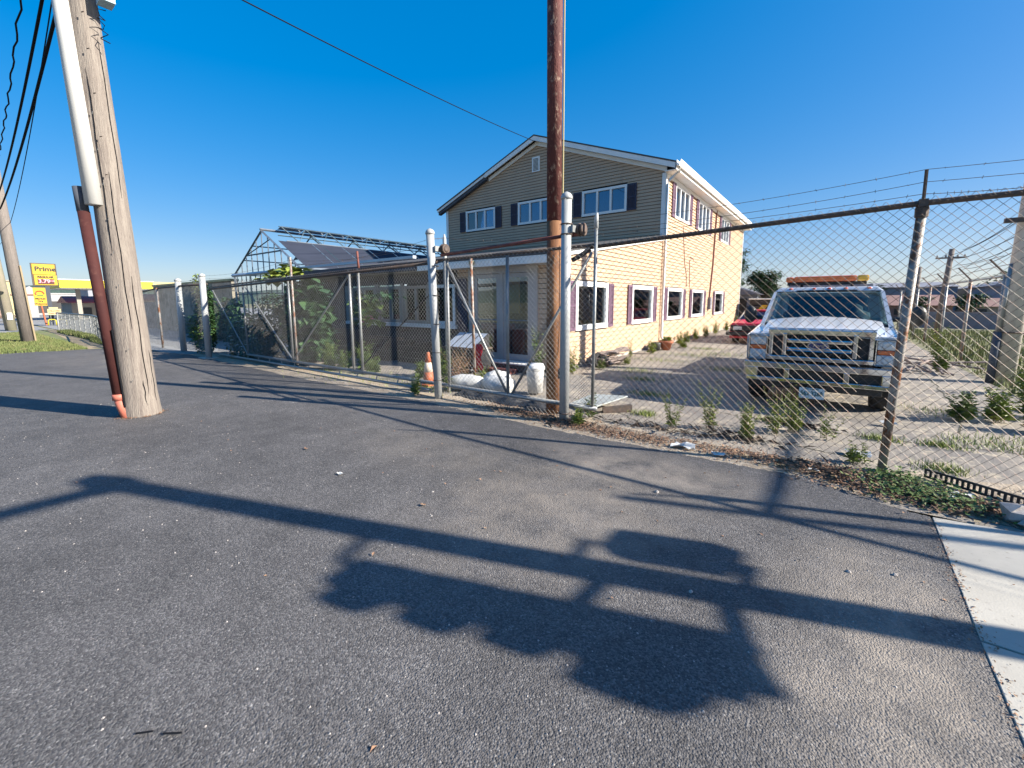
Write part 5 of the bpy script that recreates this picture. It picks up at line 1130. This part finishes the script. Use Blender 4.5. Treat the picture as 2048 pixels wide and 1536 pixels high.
# terracotta pot
pt = thing('flower_pot', 'terracotta flower pot at the foot of the white downspout', 'pot', (-4.28, 13.9, 0))
MB().lathe((-4.28, 13.9, 0), [(.13, 0), (.19, .22), (.22, .22), (.225, .30), (.20, .30), (.19, .27)], 18).build('pot', M_TERRA, pt, smooth=True)
b = MB(); rr = random.Random(5)
for k in range(60): a = rr.uniform(0, 6.28); leafquad(b, Vector((-4.28, 13.9, .28)), Vector((math.cos(a), math.sin(a), rr.uniform(.3, 2))), .02, rr.uniform(.12, .3))
b.build('leaves', M_LEAFY, pt, kind='stuff')
tag(MB().lathe((-4.5, 13.6, 0), [(.13, 0), (.16, .22), (.14, .25)], 14).build('black_pot', M_BLACK, smooth=True), 'black plant pot left of the terracotta one', 'pot')

# ------------------------------------------------------------------ truck
tk = thing('pickup_truck', 'white recovery truck with chrome grille and amber light bar facing the fence', 'truck', (-.16, 9.5, 0))
CX = -.165
def tb_(nm, m_, *bx, par=tk, bev=.012, sm=False):
    b = MB()
    for q in bx: b.box(*q)
    return b.build(nm, m_, par, bevel=bev, smooth=sm)
def grid(nm, m_, xs, ys, fz, par=tk, two=False):
    b = MB(); nx, ny = len(xs), len(ys); b.add([fz(x, y) for y in ys for x in xs], [(j*nx+i, j*nx+i+1, (j+1)*nx+i+1, (j+1)*nx+i) for j in range(ny-1) for i in range(nx-1)])
    return b.build(nm, m_, par, smooth=True)
lin = lambda a, b_, n: [a+(b_-a)*i/(n-1) for i in range(n)]
# hood
def hood(x, y):
    u = (x-CX)/.72; t = (y-7.36)/(8.42-7.36)
    z = 1.115+.17*min(1, t)**.8 - .055*abs(u)**3
    z += .012*math.exp(-((abs(u)-.36)/.06)**2)*(.4+.6*t) + .018*(1-min(1, abs(u)/.3))*t
    if t < .08: z -= .05*(1-t/.08)**2
    return (x, y, z)
grid('hood', M_TRUCKW, lin(CX-.72, CX+.72, 37), lin(7.36, 8.45, 20), hood)
# fenders
for s in (-1, 1):
    b = MB(); prof = [(7.42, .70), (7.42, 1.03), (7.5, 1.085), (8.0, 1.12), (8.5, 1.14), (8.62, 1.14), (8.62, .42), (8.40, .42)]
    for i in range(9): a = R(-10+i*25); 
    arch = [(8.02+.40*math.cos(R(a)), .40+.40*math.sin(R(a))) for a in range(0, 181, 20)]
    prof = [(7.42, .70), (7.42, 1.03), (7.5, 1.09), (8.0, 1.13), (8.62, 1.16), (8.62, .42)]+arch
    xo = CX+s*.885; xi = CX+s*.70; n = len(prof)
    b.add([(xo if z < 1.04 else xo-s*.045, y, z) for y, z in prof]+[(xi, y, z) for y, z in prof], [(i, (i+1) % n, (i+1) % n+n, i+n) for i in range(n)]+[tuple(range(n)), tuple(reversed(range(n, 2*n)))])
    b.build('fender', M_TRUCKW, tk, bevel=.02)
# cab lower body and roof
tb_('door', M_TRUCKW, (CX-.885, CX-.80, 8.65, 9.95, .42, 1.18), bev=.02); tb_('door', M_TRUCKW, (CX+.80, CX+.885, 8.65, 9.95, .42, 1.18), bev=.02)
tb_('cab_floor', M_CABIN, (CX-.80, CX+.80, 8.5, 10.0, .40, .46)); tb_('rear_cab_wall', M_CABIN, (CX-.85, CX+.85, 9.98, 10.05, .42, 1.25))
rb_ = MB().hexa([(CX-.745, 8.98, 1.70), (CX+.745, 8.98, 1.70), (CX+.74, 10.0, 1.70), (CX-.74, 10.0, 1.70)], [(CX-.66, 9.05, 1.775), (CX+.66, 9.05, 1.775), (CX+.66, 9.95, 1.785), (CX-.66, 9.95, 1.785)]); rb_.build('cab_roof', M_TRUCKW, tk, bevel=.02)
for s in (-1, 1):
    MB().hexa([(CX+s*.86, 8.42, 1.15), (CX+s*.80, 8.42, 1.15), (CX+s*.80, 8.54, 1.15), (CX+s*.86, 8.54, 1.15)], [(CX+s*.745, 8.98, 1.70), (CX+s*.70, 8.98, 1.70), (CX+s*.70, 9.07, 1.70), (CX+s*.745, 9.07, 1.70)]).build('pillar', M_TRUCKW, tk)
    MB().hexa([(CX+s*.87, 9.9, 1.17), (CX+s*.80, 9.9, 1.17), (CX+s*.80, 10.02, 1.17), (CX+s*.87, 10.02, 1.17)], [(CX+s*.745, 9.9, 1.70), (CX+s*.70, 9.9, 1.70), (CX+s*.70, 10.0, 1.70), (CX+s*.745, 10.0, 1.70)]).build('pillar', M_TRUCKW, tk)
    MB().add([(CX+s*.87, 8.6, 1.18), (CX+s*.87, 9.9, 1.18), (CX+s*.75, 9.9, 1.69), (CX+s*.75, 9.1, 1.69)], [(0, 1, 2, 3)]).build('side_window', M_TGLASS, tk)
# windscreen curved
def ws(x, t):
    u = (x-CX); hw = .80*(1-t)+.70*t; xx = CX+u/.8*hw; return (xx, 8.42+.56*t+.10*abs(u/.8)**2.2, 1.16+.545*t)
b = MB(); xs = lin(CX-.8, CX+.8, 17); ts = lin(0, 1, 6)
b.add([ws(x, t) for t in ts for x in xs], [(j*17+i, j*17+i+1, (j+1)*17+i+1, (j+1)*17+i) for j in range(5) for i in range(16)]); b.build('windscreen', M_TGLASS, tk, smooth=True)
b = MB(); b.tube([ws(x, 1.0) for x in xs], .022, 6); b.build('header_seal', M_BLACK, tk); b = MB(); b.tube([(p[0], p[1]-.03, p[2]+.0) for p in [ws(x, 0.0) for x in xs]], .03, 6); b.build('cowl', M_BLACK, tk)
for x in (CX-.35, CX+.25): MB().tube([(x-.1, 8.42, 1.19), (x+.35, 8.50, 1.26)], .008, 4).build('wiper', M_BLACK, tk)
MB().tube([(CX-.12, 8.92, 1.56), (CX+.12, 8.92, 1.56)], .03, 6).build('rear_view_mirror', M_BLACK, tk)
for x in (CX-.42, CX+.42):
    MB().lathe((x, 9.45, 1.0), [(.20, 0), (.22, .2), (.2, .34), (.10, .38), (.10, .44), (.0, .5)], 12).build('seat', M_SEAT, tk, smooth=True)
tb_('dashboard', M_SEAT, (CX-.78, CX+.78, 8.5, 8.8, .95, 1.17)); torus(MB(), (CX+.42, 8.92, 1.14), .15, .016, 20, 6, 'y').build('steering_wheel', M_BLACK, tk, smooth=True)
tb_('rear_window', M_TGLASS, (CX-.6, CX+.6, 9.985, 9.99, 1.25, 1.62), bev=0)
tb_('cab_rear_panel', M_TRUCKW, (CX-.8, CX+.8, 10.0, 10.06, 1.62, 1.70), (CX-.8, CX-.6, 10.0, 10.06, 1.2, 1.62), (CX+.6, CX+.8, 10.0, 10.06, 1.2, 1.62))
# roof marker lights and light bar
for k, u in enumerate((-.50, -.17, .04, .26, .56)):
    MB().lathe((CX+u, 9.04, 1.735), [(.038, 0), (.034, .015), (.012, .03)], 10).build('marker_light', M_MARK, tk, smooth=True)
lbm = MB().box(CX-.50, CX+.40, 9.42, 9.66, 1.875, 1.975); lb = lbm.build('light_bar', M_AMBER, tk, bevel=.025)
MB().box(CX+.403, CX+.56, 9.42, 9.66, 1.875, 1.975).build('light_bar_end', M_AMBERY, lb, bevel=.025); MB().box(CX-.62, CX-.503, 9.42, 9.66, 1.875, 1.97).build('light_bar_end', M_AMBER, lb, bevel=.025)
tb_('light_bar_foot', M_BLACK, (CX-.6, CX+.54, 9.48, 9.6, 1.82, 1.873), (CX-.4, CX-.35, 9.5, 9.58, 1.78, 1.82), (CX+.32, CX+.37, 9.5, 9.58, 1.78, 1.82))
tb_('headboard', M_GREYR, (CX-.62, CX+.66, 10.1, 10.16, 1.2, 1.84))
# mirrors
for s, x in ((-1, CX-1.06), (1, CX+1.14)):
    b = MB(); n = 14; pr_ = [(.10*math.cos(2*math.pi*k/n)*(1.0), .155*math.sin(2*math.pi*k/n)) for k in range(n)]
    b.add([(x+u, 8.72, 1.31+v) for u, v in pr_]+[(x+u*.9, 8.85, 1.31+v*.92) for u, v in pr_]+[(x+u*.7, 8.68, 1.31+v*.75) for u, v in pr_], [(k, (k+1) % n, (k+1) % n+n, k+n) for k in range(n)]+[(k+2*n, (k+1) % n+2*n, (k+1) % n, k) for k in range(n)]+[tuple(range(n, 2*n)), tuple(reversed(range(2*n, 3*n)))])
    mo = b.build('door_mirror', M_BLACK, tk, smooth=True); MB().tube([(CX+s*.86, 8.8, 1.25), (x, 8.8, 1.27)], .035, 8).build('mirror_arm', M_BLACK, mo)
# grille
gr_ = MB(); zb_, zt_ = .76, 1.09
gr_.box(CX-.60, CX-.545, 7.33, 7.40, zb_, zt_); gr_.box(CX+.545, CX+.60, 7.33, 7.40, zb_, zt_); gr_.box(CX-.43, CX-.375, 7.31, 7.40, zb_, zt_); gr_.box(CX+.375, CX+.43, 7.31, 7.40, zb_, zt_)
gr_.box(CX-.61, CX+.61, 7.315, 7.40, zt_-.02, zt_+.055); gr_.box(CX-.61, CX+.61, 7.315, 7.40, zb_-.07, zb_)
go_ = gr_.build('grille', M_CHROME, tk, bevel=.012)
for z in (.83, .95): MB().box(CX-.374, CX+.374, 7.29, 7.38, z, z+.062).build('grille_bar', M_CHROME, go_, bevel=.02)
tb_('grille_insert', M_BLACK, (CX-.60, CX+.60, 7.41, 7.43, zb_, zt_), par=go_, bev=0)
for k in range(20): MB().box(CX-.36+k*.038, CX-.352+k*.038, 7.385, 7.408, zb_+.01, zt_-.01).build('grille_mesh', M_TARP, go_)
ov = MB(); n = 28; ov.add([(CX+.125*math.cos(2*math.pi*k/n), 7.285, .925+.052*math.sin(2*math.pi*k/n)) for k in range(n)]+[(CX+.125*math.cos(2*math.pi*k/n), 7.31, .925+.052*math.sin(2*math.pi*k/n)) for k in range(n)], [tuple(range(n)), tuple(reversed(range(n, 2*n)))]+[(k, k+n, (k+1) % n+n, (k+1) % n) for k in range(n)])
bo = ov.build('badge_rim', M_CHROME, go_)
ov = MB(); ov.add([(CX+.108*math.cos(2*math.pi*k/n), 7.280, .925+.040*math.sin(2*math.pi*k/n)) for k in range(n)]+[(CX+.108*math.cos(2*math.pi*k/n), 7.284, .925+.040*math.sin(2*math.pi*k/n)) for k in range(n)], [tuple(range(n)), tuple(reversed(range(n, 2*n)))]+[(k, k+n, (k+1) % n+n, (k+1) % n) for k in range(n)]); ov.build('badge_field', M_BLUEO, bo)
text_mesh('badge_lettering', 'Ford', .068, M_CHROME, bo, (CX, 7.278, .925), FACE_S, shear=.35, ext=.001)
# header strip above grille (hood nose)
tb_('nose_panel', M_TRUCKW, (CX-.62, CX+.62, 7.345, 7.42, zt_+.057, zt_+.075), bev=.01)
for s in (-1, 1):
    a, b_ = sorted((CX+s*.615, CX+s*.86))
    tb_('headlight_backing', M_BLACK, (a, b_, 7.41, 7.46, .68, 1.06))
    h_ = tb_('headlight', M_LENS, (a+.015, b_-.015, 7.36, 7.40, .90, 1.02), (a+.015, b_-.015, 7.36, 7.40, .70, .835)); tb_('turn_signal', M_AMBER, (a+.02, b_-.02, 7.352, 7.40, .838, .897), par=h_)
    for zc_ in (.768, .96): MB().lathe(((a+b_)/2, 7.345, zc_), [(.0, .006), (.03, .004), (.056, 0), (.06, .012)], 18, 'y').build('reflector', M_LENS, h_, smooth=True)
    tb_('headlight_bezel', M_CHROME, (a, a+.013, 7.35, 7.41, .69, 1.03), (b_-.013, b_, 7.35, 7.41, .69, 1.03), (a+.013, b_-.013, 7.35, 7.41, .685, .699), (a+.013, b_-.013, 7.35, 7.41, 1.021, 1.034), par=h_, bev=.003)
    tb_('headlight_trim', M_TRUCKW, (a, b_, 7.37, 7.42, 1.04, 1.075))
# bumper
b = MB()
def bz(b, x0, x1, z0, z1, y0=7.12, y1=7.2): b.box(x0, x1, y0, y1, z0, z1)
bz(b, CX-.87, CX+.87, .59, .68); bz(b, CX-.84, CX+.84, .40, .465); bz(b, CX-.87, CX-.69, .455, .60); bz(b, CX+.69, CX+.87, .455, .60); bz(b, CX-.37, CX-.30, .455, .60); bz(b, CX+.30, CX+.37, .455, .60)
bo_ = b.build('bumper', M_CHROME, tk, bevel=.012); tb_('bumper_grille', M_BLACK, (CX-.69, CX+.69, 7.20, 7.22, .45, .61), par=bo_, bev=0)
tb_('bumper_end', M_CHROME, (CX-.875, CX-.83, 7.15, 7.55, .45, .67), (CX+.83, CX+.875, 7.15, 7.55, .45, .67), par=bo_)
tb_('valance', M_BLACK, (CX-.72, CX+.72, 7.22, 7.32, .30, .42)); 
pl_ = MB().box(-.335, -.045, 7.14, 7.15, .20, .35); po = pl_.build('number_plate', M_PLATE, tk, bevel=.004)
text_mesh('plate_number', '562 3268', .082, M_PLATET, po, (-.19, 7.136, .272), FACE_S, ext=.001, sx=.82); text_mesh('plate_caption', 'NEW HAMPSHIRE', .02, M_PLATET, po, (-.19, 7.136, .335), FACE_S, ext=.001)
tb_('plate_bracket', M_BLACK, (-.25, -.13, 7.152, 7.17, .3, .44))
# underside, axle, wheels
tb_('chassis', M_BLACK, (CX-.42, CX+.42, 7.5, 13.2, .32, .46), (CX-.66, CX+.66, 7.45, 8.5, .46, .9)); MB().tube([(CX-.7, 8.02, .36), (CX+.7, 8.02, .36)], .06, 8).build('front_axle', M_BLACK, tk)
for (x, y) in ((CX-.76, 8.02), (CX+.76, 8.02), (CX-.76, 11.6), (CX+.76, 11.6)):
    wl = MB().lathe((x-.12, y, .355), [(.20, 0), (.33, .0), (.355, .03), (.355, .21), (.33, .24), (.20, .24)], 28, 'x').build('wheel', M_TYRE, tk, smooth=True)
    MB().lathe((x-.121, y, .355), [(.0, .05), (.12, .02), (.20, -.002), (.20, .244), (.1, .2), (.0, .2)], 18, 'x').build('rim', M_ALU, wl)
tb_('tow_bed', M_GREYR, (CX-.9, CX+.9, 10.2, 13.4, .72, .86)); tb_('bed_side', M_WHITE, (CX-.93, CX-.9, 10.2, 13.4, .55, .95), (CX+.9, CX+.93, 10.2, 13.4, .55, .95))
tb_('boom', M_GREYR, (CX-.1, CX+.1, 10.6, 12.8, .9, 1.25))
# bent pale crumple beside wheel
scrap(.62, 6.95, .16, M_BAG, 'crumpled pale flowers or foil by the truck front wheel', 15, z=.03)
# ------------------------------------------------------------------ red car
rc = thing('red_car', 'faded red old car with dark grille parked against the house far end', 'car', (-2.35, 19.3, 0))
def rbx(nm, m_, *bx, bev=.03):
    b = MB()
    for q in bx: b.box(*q)
    return b.build(nm, m_, rc, bevel=bev)
rbx('body', M_REDCAR, (-3.12, -1.58, 17.62, 21.6, .22, .62)); MB().hexa([(-3.12, 17.55, .62), (-1.58, 17.55, .62), (-1.58, 18.75, .62), (-3.12, 18.75, .62)], [(-3.05, 17.6, .74), (-1.65, 17.6, .74), (-1.65, 18.75, .84), (-3.05, 18.75, .84)]).build('hood', M_REDCAR, rc, bevel=.02)
MB().hexa([(-3.08, 18.7, .84), (-1.62, 18.7, .84), (-1.62, 21.0, .84), (-3.08, 21.0, .84)], [(-2.9, 19.3, 1.14), (-1.8, 19.3, 1.14), (-1.8, 20.5, 1.14), (-2.9, 20.5, 1.14)]).build('cabin_glass', M_TGLASS, rc)
rbx('roof', M_REDCAR, (-2.92, -1.78, 19.28, 20.55, 1.142, 1.19)); rbx('rear_body', M_REDCAR, (-3.1, -1.6, 18.76, 21.55, .62, .84))
for x in (-3.0, -1.72): MB().tube([(x, 18.75, .84), (x+(.1 if x < -2 else -.1), 19.3, 1.15)], .03, 6).build('pillar', M_PALEW, rc)
rbx('grille', M_BLACK, (-3.08, -1.62, 17.50, 17.56, .44, .66), bev=.01); rbx('bumper', M_BLACK, (-3.2, -1.5, 17.36, 17.5, .30, .43), bev=.02); rbx('lower_strip', M_REDCAR, (-3.08, -1.62, 17.42, 17.6, .20, .27), bev=.01)
for x in (-2.98, -1.92): rbx('headlight', M_LENS, (x, x+.28, 17.47, 17.50, .50, .62), bev=.01)
for (x, y) in ((-3.0, 18.2), (-1.7, 18.2), (-3.0, 20.9), (-1.7, 20.9)): MB().lathe((x-.08, y, .28), [(.15, 0), (.28, 0), (.28, .17), (.15, .17)], 18, 'x').build('wheel', M_TYRE, rc, smooth=True)

# background behind the yard
house_box('grey_shed', 'dark grey lean-to shed behind the far corner of the house', -8, -4.3, 33, 37, 1.95, .7, M_GREYB, M_GREYR, 'y', wins=[('x', 33, -5.35, -4.9, .2, 1.7)])
tree(-4.1, 34.5, 3.5, 1.05, 'small dark leafy tree behind the truck, right of the grey shed', 51, n=3200, leaf=.20)
tree(-6.35, 37.5, 5.6, .8, 'tree just peeking past the far corner of the house', 52, n=500, leaf=.25)
house_box('brown_roof_house', 'house with a reddish brown roof behind the small tree', -5.5, 1.5, 52, 60, 1.6, 2.0, M_BRICKR, M_BRICKR, 'y')
dk = thing('flatbed_truck', 'dark old work truck with yellow arm behind the red car', 'truck', (-3.7, 30, 0))
MB().box(-4.3, -2.6, 29, 32, .4, 1.25).build('body', M_BLACK, dk, bevel=.05); MB().box(-4.25, -2.8, 29.2, 31.5, 1.6, 1.68).build('cab_roof', M_WHITE, dk, bevel=.03); MB().box(-4.2, -2.9, 29.3, 31.4, 1.252, 1.59).build('cab', M_BLACK, dk, bevel=.04)
MB().hexa([(-3.9, 28.9, .7), (-3.6, 28.9, .7), (-3.6, 28.98, .7), (-3.9, 28.98, .7)], [(-3.5, 28.9, 1.3), (-3.2, 28.9, 1.3), (-3.2, 28.98, 1.3), (-3.5, 28.98, 1.3)]).build('yellow_arm', M_YEL, dk)
for x in (-4.1, -2.8): MB().lathe((x-.1, 29.6, .35), [(.35, 0), (.35, .2)], 14, 'x').build('wheel', M_TYRE, dk)
# right property fence
pf = thing('boundary_fence', 'tall barbed boundary fence running back along the right of the yard', 'fence', (2.65, 16, 0))
for k, y in enumerate((12.9, 15.75, 18.7, 21.6, 24.6, 27.6, 30.6)):
    MB().tube([(2.65, y, 0), (2.65, y, 2.05)], .035, 8).build('post', M_GALVR if k % 2 else M_GALV, pf, smooth=True); MB().tube([(2.65, y, 2.05), (2.40, y, 2.36)], .018, 6).build('barb_arm', M_RAIL, pf)
MB().tube([(2.65, 12, 2.02), (2.65, 31, 2.02)], .02, 6).build('top_rail', M_GALV, pf)
for (dx, dz) in ((.0, 0), (-.12, .15), (-.24, .3)): MB().tube([(2.64+dx, 12.0, 2.06+dz), (2.64+dx, 22, 2.04+dz), (2.64+dx, 31, 2.06+dz)], .006, 4).build('barbed_wire', M_BARB, pf)
MB().tube([(2.6, 12.9, 1.25), (2.6, 31, 1.25)], .008, 4).build('mid_wire', M_BARB, pf)
t = pole(2.60, 11.95, 7.5, .145, .12, 0, 'large pale utility pole at the right edge with a strapped pipe', m=mat('pale_pole', (.52, .48, .42), (.42, .39, .34), scale=3, stretch=(3, 3, .3), rough=.85, bump=.3))
MB().tube([(2.42, 11.85, 0), (2.44, 11.85, .95)], .06, 10).build('base_pipe', M_TARP, t, smooth=True); MB().tube([(2.44, 11.85, .95), (2.50, 11.9, 2.2)], .035, 8).build('strapped_pipe', M_GALV, t, smooth=True)
torus(MB(), (2.60, 11.95, .95), .18, .015, 18, 6, 'z').build('strap', M_RAIL, t); MB().box(2.3, 2.62, 11.7, 11.8, 2.92, 3.0).build('bracket', M_RAIL, t)
t = pole(3.4, 25, 3.6, .10, .16, 0, 'thin utility pole with a crossarm seen right of the leaning fence post'); MB().tube([(3.1, 25, 3.25), (4.0, 25, 3.25)], .035, 6).build('crossarm', M_WOODP2, t)
for x in (3.15, 3.4, 3.75, 3.95): MB().lathe((x, 25, 3.28), [(.02, 0), (.04, .04), (.02, .09)], 8).build('insulator', M_GALV, t)
t = pole(3.1, 30, 3.2, .09, .1, 0, 'shorter thin pole between leaning fence post and crossarm pole')
for k, (za, zb2) in enumerate(((3.1, 3.35), (2.75, 3.2), (2.5, 2.95), (3.0, 3.55), (2.3, 2.8))):
    line('power_line', (2.66, 11.95, za+.6*k*.1), (3.5+.12*k, 25, zb2), .12, .008, ['lowest','third','second lowest','topmost','sagging'][k]+' thin power line between the pale pole and the crossarm pole', grp='power lines at the right')
# far buildings on the right
house_box('grey_warehouse', 'big grey metal warehouse on the right horizon', 3.2, 9.6, 62, 80, 2.9, .75, M_GREYB, M_GREYR, 'x')
house_box('grey_hall', 'blue-grey hall with a dark roof at the right edge', 10.4, 22, 56, 75, 2.7, 1.3, M_GREYB, M_GREYR, 'y')
house_box('white_bungalow', 'small white-trimmed bungalow before the warehouse on the right', 8.7, 12.6, 52, 55, 1.0, .7, M_PALEW, M_BRICKR, 'x', wins=[('x', 52, 9.2, 9.9, .3, .8), ('x', 52, 10.8, 11.6, .3, .8)])
house_box('low_brown_house', 'low brown house left of the white bungalow', 3.2, 7.6, 50, 55, 1.1, .9, M_BRICKR, M_BRICKR, 'x', wins=[('x', 50, 4, 4.8, .3, .8)])
for k, (x, y, h) in enumerate(((5.2, 48, 1.9), (8.1, 47, 2.0), (1.2, 58, 3.4), (2.6, 60, 3.3), (13, 62, 4.6), (15, 63, 4.9))):
    tree(x, y, h, h*.4, ['small dark tree before the low brown house', 'dark bush beside the white bungalow', 'round dark tree over the truck light bar end', 'second dark tree right of the truck light bar', 'dark tree above the grey hall roof', 'tallest dark tree above the grey hall roof'][k], 60+k, n=500, leaf=.3, group='trees on the right horizon')
tag(MB().box(2.9, 9, 33, 33.12, 0, .9).build('board_fence', M_GREYR), 'low dark board fence across the far end of the field', 'fence')
# wood debris on the right of truck
rr = random.Random(91)
for k in range(7):
    x = 1.35+rr.uniform(0, .9); y = 12.5+rr.uniform(0, 1.8); a = rr.uniform(0, 3.1); l = rr.uniform(.4, .9)
    tag(MB().tube([(x-l*math.cos(a), y-l*math.sin(a), .05), (x+l*math.cos(a), y+l*math.sin(a), .05+rr.uniform(0, .25))], .025, 6).build('branch', M_BARK), 'bare dead branch lying right of the truck', 'branch', 'dead branches right of the truck')

# ------------------------------------------------------------------ traffic signal standing just right of the view (casts the long shadow)
ts = thing('traffic_signal', 'traffic signal pole with side-mounted heads at the pavement corner', 'traffic signal', (5.0, 4.28, 0))
MB().tube([(5.0, 4.28, 0), (5.0, 4.28, 5.6)], .12, 20, r1=.11).build('pole', M_GALV, ts, smooth=True)
MB().lathe((5.0, 4.28, 5.6), [(.125, 0), (.115, .03), (.02, .06)], 16).build('pole_cap', M_GALV, ts)
MB().lathe((5.0, 4.28, 0), [(.2, 0), (.2, .04), (.14, .06), (.14, .3), (.11, .36)], 16).build('base', M_GALV, ts)
MB().tube([(5.0, 4.3, 5.42), (5.05, 1.0, 5.5), (5.1, -4.5, 5.75)], .07, 14, r1=.045).build('mast_arm', M_GALV, ts, smooth=True)
MB().box(4.90, 5.10, 4.12, 4.40, 5.38, 5.52).build('arm_clamp', M_GALV, ts)
hd = thing('signal_head', 'vertical traffic signal head with visors on the off-view pole', 'signal', (4.98, 3.8, 2.9))
for k, (z, h, w_) in enumerate(((2.87, .34, .36), (3.215, .225, .27), (3.445, .23, .27), (3.68, .26, .27))):
    c = 3.93-w_/2
    ho = MB().box(4.88, 5.08, c-w_/2, c+w_/2, z, z+h-.005).build('housing', M_YEL, hd, bevel=.02)
    r_ = .14 if k == 0 else .098; n = 18; v = []; f = []
    for i in range(n+1):
        a = R(-65)+R(310)*i/n
        for d in (0, (.125 if k == 0 else .115)*(1 if math.sin(a) > -.1 else max(.15, 1+(math.sin(a)+.1)*1.3))): v.append((4.98+r_*math.cos(a), c-w_/2-d, z+h/2+r_*math.sin(a)))
    f = [(2*i, 2*i+1, 2*i+3, 2*i+2) for i in range(n)]
    MB().add(v, f).build('visor', M_BLACK, ho); MB().lathe((4.98, c-w_/2-.012, z+h/2), [(0, 0), (r_*.9, 0), (r_*.9, .01)], 18, 'y').build('lens', M_AMBER if k == 2 else M_REDINK if k == 3 else M_LEAFD, ho)
MB().tube([(5, 4.2, 4.08), (4.98, 3.9, 4.02), (4.98, 3.82, 3.93)], .025, 6).build('bracket', M_GALV, hd); MB().tube([(5, 4.2, 3.28), (4.98, 3.85, 3.28)], .035, 6).build('bracket', M_GALV, hd); MB().tube([(5, 4.2, 2.95), (4.98, 3.80, 2.86), (4.98, 3.62, 2.80)], .035, 6).build('bracket', M_GALV, hd)
pd = thing('pedestrian_signal', 'boxy pedestrian signal on the off-view pole', 'signal', (5.0, 4.68, 2.9))
MB().box(4.90, 5.10, 4.50, 4.80, 2.98, 3.34).build('housing', M_BLACK, pd, bevel=.04); MB().box(4.92, 5.08, 4.46, 4.50, 3.0, 3.30).build('visor', M_BLACK, pd)
MB().tube([(5, 4.3, 3.40), (5, 4.6, 3.42), (5, 4.6, 3.3)], .025, 6).build('bracket', M_GALV, pd); MB().tube([(5, 4.3, 2.92), (5, 4.6, 2.92)], .025, 6).build('bracket', M_GALV, pd)
# second pole outside the view, with an arm over the yard
sp = thing('street_pole', 'slender metal pole with a long bracket arm, right of the view', 'pole', (7.5, 6.24, 0))
MB().tube([(7.5, 6.24, 0), (7.5, 6.24, 4.85)], .06, 12, r1=.045).build('shaft', M_GALV, sp, smooth=True)
MB().tube([(7.5, 6.24, 4.3), (7.6, 8.5, 4.35), (7.8, 10.6, 4.35)], .042, 8, r1=.035).build('arm', M_GALV, sp, smooth=True)
